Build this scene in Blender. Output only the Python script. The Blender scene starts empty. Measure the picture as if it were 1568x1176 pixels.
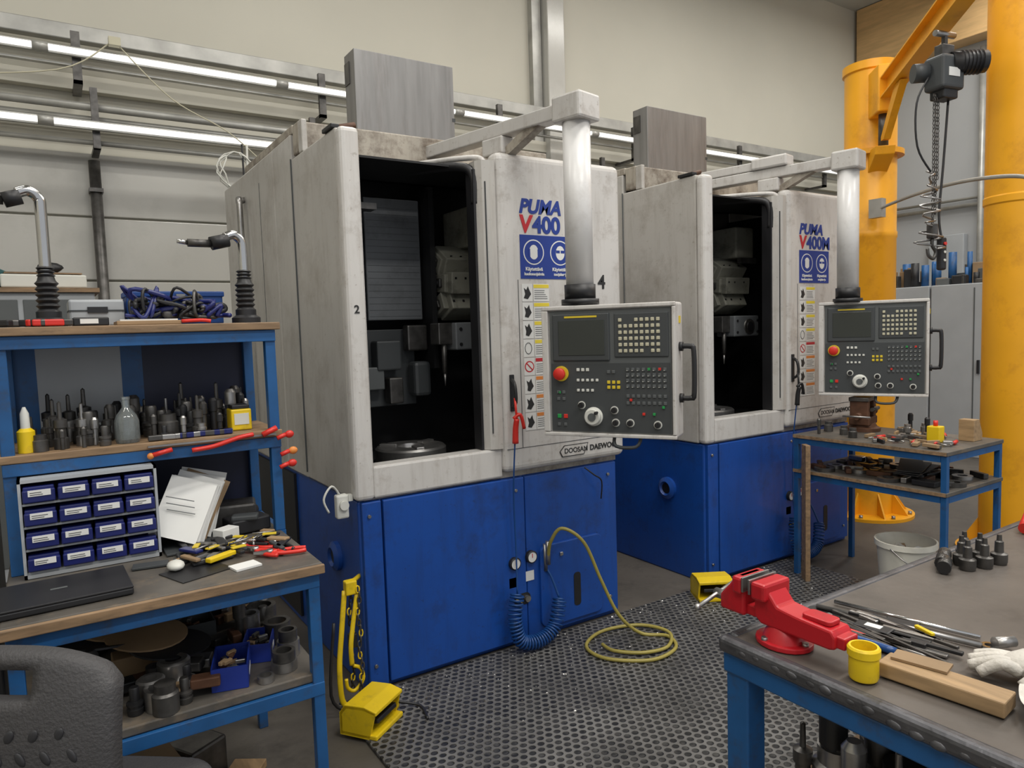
import bpy, bmesh, math, random
from mathutils import Vector, Matrix
random.seed(7)
sc = bpy.context.scene
COL = sc.collection
R = random.uniform

# ------------------------------------------------------------ materials
def mat(name, col, rough=.5, metal=0.0, var=.15, scale=5.0, dirt=None, damt=.0, dscale=3.0,
        bump=0.0, bscale=80.0, emit=0.0, trans=0.0, coat=0.0, stretch=None, lo=.52, hi=.75, streak=0.0):
    m = bpy.data.materials.new(name); m.use_nodes = True
    nt = m.node_tree; N = nt.nodes; L = nt.links
    bs = N['Principled BSDF']
    tc = N.new('ShaderNodeTexCoord'); mp = N.new('ShaderNodeMapping')
    L.new(tc.outputs['Object'], mp.inputs[0])
    if stretch: mp.inputs['Scale'].default_value = stretch
    nz = N.new('ShaderNodeTexNoise'); nz.inputs['Scale'].default_value = scale; nz.inputs['Detail'].default_value = 4
    L.new(mp.outputs[0], nz.inputs['Vector'])
    rp = N.new('ShaderNodeValToRGB')
    c = Vector(col)
    a = c*(1-var); b = c*(1+var*.6)
    rp.color_ramp.elements[0].color = (*a, 1); rp.color_ramp.elements[0].position = .3
    rp.color_ramp.elements[1].color = (*[min(1, v) for v in b], 1); rp.color_ramp.elements[1].position = .7
    L.new(nz.outputs['Fac'], rp.inputs[0])
    out = rp.outputs[0]
    def layer(out, sc_, amt, l, h, stre=None, det=9):
        n2 = N.new('ShaderNodeTexNoise'); n2.inputs['Scale'].default_value = sc_; n2.inputs['Detail'].default_value = det
        n2.inputs['Roughness'].default_value = .72
        if stre:
            m2 = N.new('ShaderNodeMapping'); m2.inputs['Scale'].default_value = stre
            L.new(tc.outputs['Object'], m2.inputs[0]); L.new(m2.outputs[0], n2.inputs['Vector'])
        else: L.new(mp.outputs[0], n2.inputs['Vector'])
        r2 = N.new('ShaderNodeValToRGB')
        r2.color_ramp.elements[0].position = l; r2.color_ramp.elements[0].color = (0, 0, 0, 1)
        r2.color_ramp.elements[1].position = h; r2.color_ramp.elements[1].color = (amt, amt, amt, 1)
        L.new(n2.outputs['Fac'], r2.inputs[0])
        mx = N.new('ShaderNodeMix'); mx.data_type = 'RGBA'
        L.new(r2.outputs[0], mx.inputs[0]); L.new(out, mx.inputs[6]); mx.inputs[7].default_value = (*dirt, 1)
        return mx.outputs[2]
    if dirt: out = layer(out, dscale, damt, lo, hi)
    if streak: out = layer(out, 3, streak, .5, .8, (6, 6, .7), 6); out = layer(out, 40, streak, .66, .72, None, 2)
    L.new(out, bs.inputs['Base Color'])
    bs.inputs['Roughness'].default_value = rough; bs.inputs['Metallic'].default_value = metal
    if coat: bs.inputs['Coat Weight'].default_value = coat
    if trans: bs.inputs['Transmission Weight'].default_value = trans
    if bump:
        n3 = N.new('ShaderNodeTexNoise'); n3.inputs['Scale'].default_value = bscale; n3.inputs['Detail'].default_value = 3
        L.new(mp.outputs[0], n3.inputs['Vector'])
        bp = N.new('ShaderNodeBump'); bp.inputs['Strength'].default_value = bump; bp.inputs['Distance'].default_value = .01
        L.new(n3.outputs['Fac'], bp.inputs['Height']); L.new(bp.outputs[0], bs.inputs['Normal'])
    if emit:
        bs.inputs['Emission Color'].default_value = (*col, 1); bs.inputs['Emission Strength'].default_value = emit
    return m

WHITE = mat('machine_white', (.60, .58, .555), .36, var=.08, scale=2, dirt=(.18, .13, .09), damt=.65, dscale=7, lo=.54, hi=.80, streak=.35)
WHITED = mat('machine_white_grimy', (.42, .38, .32), .55, var=.15, dirt=(.08, .05, .03), damt=.9, dscale=9, lo=.44, hi=.68, streak=.5)
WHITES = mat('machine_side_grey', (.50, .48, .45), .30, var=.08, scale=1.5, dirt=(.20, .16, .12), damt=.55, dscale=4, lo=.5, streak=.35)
WPIPE = mat('white_enamel', (.70, .69, .68), .3, var=.05, dirt=(.3, .25, .2), damt=.3, dscale=8)
BLUE = mat('machine_blue', (.008, .068, .34), .40, var=.15, scale=3, dirt=(.012, .025, .08), damt=.7, dscale=6, coat=.12, streak=.4)
BLUEF = mat('frame_blue', (.012, .09, .26), .45, var=.2, scale=8, dirt=(.04, .04, .05), damt=.8, dscale=14)
NAVY = mat('navy_panel', (.010, .014, .045), .5, var=.25)
BLUEBIN = mat('bin_blue', (.01, .03, .24), .4, var=.1)
BLUECASE = mat('case_blue', (.01, .06, .25), .45, var=.15)
TRAY = mat('drawer_blue', (.01, .016, .12), .35, var=.15)
BLACK = mat('black_plastic', (.015, .015, .017), .45, var=.25)
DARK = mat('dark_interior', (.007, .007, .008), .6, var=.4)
RUBBER = mat('grey_rubber', (.05, .048, .05), .6, var=.15, bump=.3, bscale=150)
RUBBER2 = mat('grey_rubber_dark', (.028, .028, .032), .6, var=.15)
GREYP = mat('panel_grey', (.10, .108, .11), .5, var=.06)
GREYD = mat('panel_dark_grey', (.05, .055, .058), .5, var=.06)
SCREEN = mat('screen_glass', (.035, .04, .037), .15, var=.05)
STEEL = mat('steel', (.40, .39, .38), .34, .9, var=.3, scale=14)
STEELB = mat('brushed_steel', (.27, .265, .26), .42, .5, var=.2, scale=3, stretch=(6, 6, .6), dirt=(.12, .10, .09), damt=.5, dscale=2)
DSTEEL = mat('dark_steel', (.11, .105, .10), .4, .7, var=.4, scale=18)
CHROME = mat('chrome', (.55, .55, .55), .18, 1.0, var=.05)
INTG = mat('cover_grey', (.17, .18, .19), .5, .2, var=.12, dirt=(.05, .05, .05), damt=.7)
CREAM = mat('cast_cream', (.27, .265, .22), .5, var=.15, dirt=(.04, .035, .03), damt=.85, dscale=9)
RED = mat('red_paint', (.48, .012, .02), .35, var=.12, dirt=(.12, .02, .02), damt=.5, dscale=14)
REDP = mat('red_plastic', (.65, .03, .02), .35, var=.1)
YEL = mat('yellow_plastic', (.80, .56, .01), .4, var=.12, dirt=(.25, .16, .03), damt=.6, dscale=12)
ORANGE = mat('column_yellow', (.86, .40, .012), .4, var=.1, scale=2, dirt=(.42, .15, .01), damt=.6, dscale=3)
GREEN = mat('green_plastic', (.02, .3, .07), .4, var=.1)
KEYW = mat('key_white', (.66, .66, .61), .5, var=.05)
KEYB = mat('key_beige', (.52, .49, .36), .5, var=.05)
KEYY = mat('key_yellow', (.7, .52, .03), .5, var=.05)
HOSEY = mat('hose_yellow_green', (.36, .30, .07), .4, var=.15)
HOSEB = mat('hose_blue', (.01, .06, .22), .3, var=.1)
WOOD = mat('old_wood', (.28, .18, .10), .6, var=.35, scale=7, dirt=(.05, .035, .025), damt=.8, dscale=8, stretch=(1, 6, 6))
WOODL = mat('pale_wood', (.38, .25, .13), .6, var=.3, scale=6, stretch=(8, 1, 8), dirt=(.16, .10, .05), damt=.6, dscale=5)
WOODG = mat('glulam_wood', (.66, .43, .20), .5, var=.15, scale=3, stretch=(1, 1, 8))
WORKT = mat('oily_worktop', (.10, .09, .078), .5, var=.4, scale=5, dirt=(.26, .19, .12), damt=.6, dscale=7)
BENCHT = mat('bench_steel_top', (.115, .10, .088), .5, .2, var=.3, scale=3, dirt=(.045, .04, .035), damt=.7, dscale=5, bump=.15, bscale=20)
BENCHE = mat('bench_edge_steel', (.12, .12, .13), .4, .6, var=.3, scale=12, bump=.5, bscale=25)
CARD = mat('cardboard', (.30, .20, .11), .7, var=.25)
PAPER = mat('paper', (.70, .70, .68), .7, var=.04)
LABW = mat('label_white', (.73, .73, .71), .6, var=.02)
LBLUE = mat('print_blue', (.012, .04, .26), .5, var=.05)
LRED = mat('print_red', (.5, .02, .03), .5, var=.05)
LORG = mat('print_orange', (.7, .24, .05), .5, var=.05)
LYEL = mat('print_yellow', (.8, .64, .05), .5, var=.05)
LBLK = mat('print_black', (.02, .02, .02), .5, var=.05)
CLOTH = mat('white_cloth', (.58, .55, .50), .85, var=.15, scale=15, bump=.5, bscale=60)
RUST = mat('rusty_cast', (.12, .055, .03), .6, .3, var=.4, scale=15)
GLASS = mat('bottle_glass', (.8, .85, .85), .05, trans=.9, var=.02)
CABG = mat('cabinet_grey', (.40, .42, .44), .45, var=.05)
LEDM = mat('led_tube', (1, .99, .95), .4, emit=1.1, var=.0)
PIPEG = mat('galvanised', (.40, .395, .37), .4, .35, var=.25)
WALLC = mat('wall_cream', (.56, .54, .465), .8, var=.05, scale=.8)
WALLP = mat('wall_sheet', (.50, .49, .455), .2, var=.08, scale=.7, dirt=(.32, .31, .28), damt=.5, dscale=1.0, bump=.12, bscale=1.6)
WALLG = mat('wall_grey', (.42, .43, .44), .7, var=.06, scale=.8)
CONC = mat('concrete', (.10, .088, .075), .6, var=.35, scale=2, dirt=(.03, .027, .024), damt=.85, dscale=4, bump=.15, bscale=40)
CEILM = mat('ceiling_paint', (.5, .5, .46), .8, var=.04)
BUCK = mat('bucket_plastic', (.72, .70, .62), .5, var=.12, dirt=(.3, .25, .17), damt=.4)
TEAL = mat('teal_box', (.01, .14, .16), .5, var=.1)

def matmat():
    m = bpy.data.materials.new('honeycomb_rubber'); m.use_nodes = True
    nt = m.node_tree; N = nt.nodes; L = nt.links; bs = N['Principled BSDF']
    tc = N.new('ShaderNodeTexCoord')
    def vm(op, a, b=None):
        n = N.new('ShaderNodeVectorMath'); n.operation = op
        for i, v in enumerate((a, b)):
            if v is None: continue
            if isinstance(v, tuple): n.inputs[i].default_value = v
            else: L.new(v, n.inputs[i])
        return n
    P = .040
    s = vm('MULTIPLY', tc.outputs['Object'], (1/P, 1/(P*.9), 0)).outputs[0]
    CE = (1, 1.732, 1)
    def cell(v):
        q = vm('MODULO', v, CE).outputs[0]
        q = vm('SUBTRACT', q, (.5, .866, 0)).outputs[0]
        q = vm('MULTIPLY', q, (1, 1, 0)).outputs[0]
        return vm('LENGTH', q).outputs['Value']
    s0 = vm('ADD', s, (400, 400*1.732, 0)).outputs[0]
    s1 = vm('ADD', s0, (.5, .866, 0)).outputs[0]
    mn = N.new('ShaderNodeMath'); mn.operation = 'MINIMUM'
    L.new(cell(s0), mn.inputs[0]); L.new(cell(s1), mn.inputs[1])
    rp = N.new('ShaderNodeValToRGB')
    rp.color_ramp.elements[0].position = .27; rp.color_ramp.elements[0].color = (0, 0, 0, 1)
    rp.color_ramp.elements[1].position = .38; rp.color_ramp.elements[1].color = (1, 1, 1, 1)
    L.new(mn.outputs[0], rp.inputs[0])
    nz = N.new('ShaderNodeTexNoise'); nz.inputs['Scale'].default_value = 3; nz.inputs['Detail'].default_value = 8
    L.new(tc.outputs['Object'], nz.inputs['Vector'])
    r2 = N.new('ShaderNodeValToRGB')
    r2.color_ramp.elements[0].position = .35; r2.color_ramp.elements[0].color = (.085, .082, .078, 1)
    r2.color_ramp.elements[1].position = .7; r2.color_ramp.elements[1].color = (.17, .166, .16, 1)
    L.new(nz.outputs['Fac'], r2.inputs[0])
    r3 = N.new('ShaderNodeValToRGB')      # metal dust gathered in some of the holes
    r3.color_ramp.elements[0].position = .4; r3.color_ramp.elements[0].color = (.012, .012, .012, 1)
    r3.color_ramp.elements[1].position = .7; r3.color_ramp.elements[1].color = (.06, .058, .055, 1)
    n4 = N.new('ShaderNodeTexNoise'); n4.inputs['Scale'].default_value = 30; n4.inputs['Detail'].default_value = 5
    L.new(tc.outputs['Object'], n4.inputs['Vector']); L.new(n4.outputs['Fac'], r3.inputs[0])
    mx = N.new('ShaderNodeMix'); mx.data_type = 'RGBA'
    L.new(rp.outputs[0], mx.inputs[0]); L.new(r3.outputs[0], mx.inputs[6]); L.new(r2.outputs[0], mx.inputs[7])
    L.new(mx.outputs[2], bs.inputs['Base Color']); bs.inputs['Roughness'].default_value = .42
    bp = N.new('ShaderNodeBump'); bp.inputs['Strength'].default_value = .8; bp.inputs['Distance'].default_value = .012
    L.new(rp.outputs[0], bp.inputs['Height']); L.new(bp.outputs[0], bs.inputs['Normal'])
    return m
MATF = matmat()

# ------------------------------------------------------------ builder
I4 = Matrix.Identity(4)
def T(x, y, z): return Matrix.Translation((x, y, z))
def RX(a): return Matrix.Rotation(math.radians(a), 4, 'X')
def RY(a): return Matrix.Rotation(math.radians(a), 4, 'Y')
def RZ(a): return Matrix.Rotation(math.radians(a), 4, 'Z')
def SC(s): return Matrix.Diagonal((s, s, s, 1))
def frame(o, xd, yd, zd):
    m = Matrix.Identity(4)
    for i, v in enumerate((xd, yd, zd, o)):
        for j in range(3): m[j][i] = v[j]
    return m
def catmull(pts, n=6, closed=False):
    pts = [Vector(p) for p in pts]; out = []; k = len(pts)
    rng = k if closed else k-1
    for i in range(rng):
        if closed: p0, p1, p2, p3 = pts[i-1], pts[i], pts[(i+1) % k], pts[(i+2) % k]
        else: p0, p1, p2, p3 = pts[max(i-1, 0)], pts[i], pts[i+1], pts[min(i+2, k-1)]
        for j in range(n):
            t = j/n
            out.append(.5*((2*p1)+(-p0+p2)*t+(2*p0-5*p1+4*p2-p3)*t*t+(-p0+3*p1-3*p2+p3)*t**3))
    if not closed: out.append(pts[-1])
    return out

class B:
    def __init__(s, name):
        s.name = name; s.bm = bmesh.new(); s.mats = []; s.M = I4.copy()
    def mi(s, m):
        if m not in s.mats: s.mats.append(m)
        return s.mats.index(m)
    def add(s, t, m, smooth=False, M=None):
        MM = s.M @ (M if M is not None else I4)
        bmesh.ops.transform(t, matrix=MM, verts=t.verts)
        me = bpy.data.meshes.new('tmp'); t.to_mesh(me); t.free()
        n0 = len(s.bm.faces); s.bm.from_mesh(me); bpy.data.meshes.remove(me)
        s.bm.faces.ensure_lookup_table(); k = s.mi(m)
        for f in s.bm.faces[n0:]:
            f.material_index = k; f.smooth = smooth
    def box(s, m, x0, x1, y0, y1, z0, z1, bev=0, seg=2, M=None):
        t = bmesh.new(); bmesh.ops.create_cube(t, size=1)
        bmesh.ops.transform(t, matrix=T((x0+x1)/2, (y0+y1)/2, (z0+z1)/2) @ Matrix.Diagonal((abs(x1-x0), abs(y1-y0), abs(z1-z0), 1)), verts=t.verts)
        if bev: bmesh.ops.bevel(t, geom=t.edges[:], offset=bev, segments=seg, profile=.5, affect='EDGES')
        s.add(t, m, False, M)
    def cb(s, m, c, d, bev=0, rz=0, rx=0, ry=0, seg=2):
        s.box(m, -d[0]/2, d[0]/2, -d[1]/2, d[1]/2, -d[2]/2, d[2]/2, bev, seg, T(*c) @ RZ(rz) @ RX(rx) @ RY(ry))
    def cyl(s, m, p0, p1, r, r2=None, seg=20, smooth=True):
        p0 = Vector(p0); p1 = Vector(p1); d = p1-p0
        t = bmesh.new(); bmesh.ops.create_cone(t, cap_ends=True, segments=seg, radius1=r, radius2=r if r2 is None else r2, depth=d.length)
        M = T(*((p0+p1)/2)) @ d.to_track_quat('Z', 'Y').to_matrix().to_4x4()
        s.add(t, m, False, M)
        if smooth:
            s.bm.faces.ensure_lookup_table()
            for f in s.bm.faces[-(seg+2):]:
                if len(f.verts) == 4: f.smooth = True
    def lathe(s, m, prof, M=None, seg=28, smooth=True):
        t = bmesh.new(); rings = []
        for r, z in prof:
            if r < 1e-6: rings.append([t.verts.new((0, 0, z))])
            else: rings.append([t.verts.new((r*math.cos(2*math.pi*i/seg), r*math.sin(2*math.pi*i/seg), z)) for i in range(seg)])
        for a, b in zip(rings, rings[1:]):
            for i in range(seg):
                j = (i+1) % seg
                if len(a) == 1 and len(b) == 1: continue
                if len(a) == 1: t.faces.new((a[0], b[j], b[i]))
                elif len(b) == 1: t.faces.new((a[i], a[j], b[0]))
                else: t.faces.new((a[i], a[j], b[j], b[i]))
        bmesh.ops.recalc_face_normals(t, faces=t.faces[:])
        if smooth:
            es = [e for e in t.edges if len(e.link_faces) == 2 and e.calc_face_angle(0) > .6]
            bmesh.ops.split_edges(t, edges=es)
        s.add(t, m, smooth, M)
    def tube(s, m, pts, r, seg=8, sm=0, closed=False, M=None, flat=1.0):
        pts = catmull(pts, sm, closed) if sm else [Vector(p) for p in pts]
        n = len(pts); t = bmesh.new(); rings = []; up = None
        for i, p in enumerate(pts):
            if closed: d = pts[(i+1) % n]-pts[i-1]
            else: d = pts[min(i+1, n-1)]-pts[max(i-1, 0)]
            if d.length < 1e-9: d = Vector((0, 0, 1))
            d.normalize()
            if up is None:
                up = Vector((0, 0, 1)) if abs(d.z) < .9 else Vector((1, 0, 0))
            up = (up-d*up.dot(d)).normalized(); sd = d.cross(up)
            rr = r(i/(n-1)) if callable(r) else r
            rings.append([t.verts.new(p+rr*(math.cos(2*math.pi*k/seg)*up*flat+math.sin(2*math.pi*k/seg)*sd)) for k in range(seg)])
        for i in range(n if closed else n-1):
            a = rings[i]; b = rings[(i+1) % n]
            for k in range(seg):
                t.faces.new((a[k], a[(k+1) % seg], b[(k+1) % seg], b[k]))
        if not closed:
            t.faces.new(rings[0][::-1]); t.faces.new(rings[-1])
        bmesh.ops.recalc_face_normals(t, faces=t.faces[:])
        s.add(t, m, True, M)
    def prism(s, m, pts, h, M=None, bev=0, smooth=False):
        t = bmesh.new(); vs = [t.verts.new((p[0], p[1], 0)) for p in pts]
        f = t.faces.new(vs); r = bmesh.ops.extrude_face_region(t, geom=[f])
        bmesh.ops.translate(t, vec=(0, 0, h), verts=[v for v in r['geom'] if isinstance(v, bmesh.types.BMVert)])
        bmesh.ops.recalc_face_normals(t, faces=t.faces[:])
        if bev: bmesh.ops.bevel(t, geom=t.edges[:], offset=bev, segments=2, profile=.5, affect='EDGES')
        s.add(t, m, smooth, M)
    def ball(s, m, c, r, sc3=(1, 1, 1), M=None, sub=2, jit=0):
        t = bmesh.new(); bmesh.ops.create_icosphere(t, subdivisions=sub, radius=r)
        if jit:
            for v in t.verts: v.co *= 1+R(-jit, jit)
        s.add(t, m, True, T(*c) @ (M if M is not None else I4) @ Matrix.Diagonal((*sc3, 1)))
    def text(s, m, body, size, M, ext=.0012, align='LEFT', shear=0, bold=0):
        cu = bpy.data.curves.new('txt', 'FONT'); cu.body = body; cu.size = size; cu.extrude = ext
        cu.align_x = align; cu.shear = shear; cu.offset = bold
        ob = bpy.data.objects.new('txt', cu); COL.objects.link(ob)
        dg = bpy.context.evaluated_depsgraph_get(); dg.update()
        me = bpy.data.meshes.new_from_object(ob.evaluated_get(dg))
        t = bmesh.new(); t.from_mesh(me); bpy.data.meshes.remove(me)
        bpy.data.objects.remove(ob); bpy.data.curves.remove(cu)
        s.add(t, m, False, M)
    def done(s, parent=None):
        me = bpy.data.meshes.new(s.name)
        vs = [v.co for v in s.bm.verts]
        lo = Vector([min(v[i] for v in vs) for i in range(3)]); hi = Vector([max(v[i] for v in vs) for i in range(3)])
        o = Vector(((lo.x+hi.x)/2, (lo.y+hi.y)/2, lo.z))
        if parent: o = Vector(parent.location)
        bmesh.ops.translate(s.bm, vec=-o, verts=s.bm.verts)
        s.bm.to_mesh(me); s.bm.free()
        for m in s.mats: me.materials.append(m)
        ob = bpy.data.objects.new(s.name, me); COL.objects.link(ob)
        if parent: ob.parent = parent
        else: ob.location = o
        return ob
def empty(name, loc):
    e = bpy.data.objects.new(name, None); e.location = loc; e.empty_display_size = .1; COL.objects.link(e); return e
def quick(name, fn):
    b = B(name); fn(b); return b.done()
def rrect(x0, x1, y0, y1, r, n=5):
    out = []
    for cx, cy, a0 in ((x1-r, y1-r, 0), (x0+r, y1-r, 90), (x0+r, y0+r, 180), (x1-r, y0+r, 270)):
        for i in range(n+1):
            a = math.radians(a0+90*i/n); out.append((cx+r*math.cos(a), cy+r*math.sin(a)))
    return out

# ------------------------------------------------------------ room
quick('floor', lambda b: b.box(CONC, -4, 11.6, -3, 6.9, -.1, 0))
def f(b):
    b.box(WALLC, -4, 11.6, 6.8, 6.95, 0, 6.5)
    z = .05
    while z < 3.0:
        b.box(WALLP, -3.99, 11.4, 6.765, 6.799, z, z+.50, .008); z += .515
    b.box(WALLP, 4.92, 5.16, 6.62, 6.8, 0, 6.5, .01)
    b.box(PIPEG, 4.78, 4.9, 6.72, 6.8, 0, 6.5)
quick('wall_back', f)
quick('wall_right', lambda b: b.box(WALLG, 11.5, 11.65, -3, 6.8, 0, 6.5))
quick('wall_left', lambda b: b.box(WALLC, -4.15, -4, -3, 6.95, 0, 6.5))
quick('ceiling', lambda b: b.box(CEILM, -4.1, 11.6, -3, 6.9, 6.5, 6.6))
def f(b):
    b.box(WOODG, 11.15, 11.49, -3, 6.75, 5.5, 6.49, .01)
    b.box(WOODG, 11.3, 11.49, 6.5, 6.75, 0, 5.49, .01)
quick('trim_1', f)
def f(b):
    b.box(PIPEG, -3.9, 11.1, 6.55, 6.62, 3.93, 4.05, .008)
    b.box(WALLP, -3.9, 11.1, 6.62, 6.75, 3.97, 4.01)
    b.box(WALLC, -3.9, 11.1, 6.70, 6.79, 3.60, 3.72, .004)
    b.box(PIPEG, -3.9, 11.1, 6.45, 6.5, 3.70, 3.715)
    for i in range(8):
        x = -3.5+i*1.9
        b.box(DSTEEL, x, x+.06, 6.42, 6.75, 3.56, 3.59); b.box(DSTEEL, x, x+.06, 6.42, 6.46, 3.56, 3.95)
quick('trim_2', f)
def led(name, y, z):
    def f(b):
        b.cyl(LEDM, (-3.8, y, z), (11.0, y, z), .022, seg=12)
        b.box(PIPEG, -3.8, 11.0, y+.005, y+.035, z-.035, z+.035, .004)
        for i in range(9):
            x = -3.4+i*1.75
            b.cyl(PIPEG, (x-.05, y, z), (x+.05, y, z), .034, seg=12)
    quick(name, f)
led('led_light_tube', 6.36, 3.78)
led('led_light_tube', 6.36, 3.25)
def f(b):
    for y, z, r in ((6.5, 3.42, .03), (6.55, 3.34, .025), (6.5, 3.15, .02)):
        b.cyl(PIPEG, (-3.9, y, z), (11.2, y, z), r, seg=12)
    for i in range(9):
        x = -3+i*1.7
        b.box(DSTEEL, x, x+.05, 6.4, 6.75, 3.09, 3.12); b.box(DSTEEL, x, x+.05, 6.42, 6.46, 3.09, 3.55)
quick('overhead_pipe_run', f)
quick('drain_pipe', lambda b: (b.cyl(DSTEEL, (.41, 6.68, 0), (.41, 6.68, 3.05), .042), b.box(DSTEEL, .36, .46, 6.63, 6.76, 1.5, 1.53), b.box(DSTEEL, .36, .46, 6.63, 6.76, 2.8, 2.83)))
def f(b):
    b.tube(KEYB, [(.55, 6.3, 3.86), (.2, 6.27, 3.60), (-.6, 6.27, 3.44)], .005, sm=6)
    b.tube(KEYB, [(.6, 6.3, 3.86), (.95, 6.27, 3.5), (1.35, 6.27, 3.3), (1.6, 6.27, 3.1)], .005, sm=6)
    b.box(KEYB, .54, .62, 6.26, 6.32, 3.84, 3.90)
    pts = []
    for i in range(60):
        a = i*.42; pts.append((1.40+.12*math.cos(a)*(1+.3*math.sin(i)), 6.25+.02*math.sin(i*1.3), 2.98+.15*math.sin(a)))
    b.tube(KEYW, pts, .006, seg=6)
    b.tube(KEYW, [(1.5, 6.25, 3.2), (1.5, 6.25, 2.85), (1.58, 6.25, 2.5), (1.55, 6.25, 2.3), (1.65, 6.25, 2.05)], .010, sm=5)
    b.tube(BLACK, [(1.46, 6.25, 3.2), (1.48, 6.25, 2.7), (1.60, 6.25, 2.3), (1.62, 6.25, 2.05)], .008, sm=5)
quick('hanging_cable', f)

quick('rubber_floor_mat', lambda b: b.box(MATF, .94, 4.05, .2, 2.912, .001, .016, .004))
def f(b):
    for i in range(1000):
        x = R(1.2, 3.8); y = 2.90-abs(random.gauss(0, .32))
        if y < .9 or (x > 2.9 and x < 3.4 and y > 2.65): continue
        s = R(.002, .006)
        t = bmesh.new(); bmesh.ops.create_cone(t, cap_ends=True, segments=3, radius1=s, radius2=s*.3, depth=s*.8)
        b.add(t, STEEL, False, T(x, y, .0165+s*.4) @ RZ(R(0, 360)) @ RX(R(-25, 25)))
quick('metal_chips', f)

# ------------------------------------------------------------ vertical lathe
def helix_path(path, rad, turns, n=14):
    P = catmull(path, 12); N = turns*n; out = []
    up = Vector((0, -1, .01))
    for i in range(N+1):
        s = i/N*(len(P)-1); k = min(int(s), len(P)-2); fr = s-k
        p = P[k].lerp(P[k+1], fr); d = (P[k+1]-P[k]).normalized()
        u = (up-d*up.dot(d)).normalized(); v = d.cross(u); a = 2*math.pi*i/n
        out.append(p+rad*(math.cos(a)*u+math.sin(a)*v))
    return out

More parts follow.
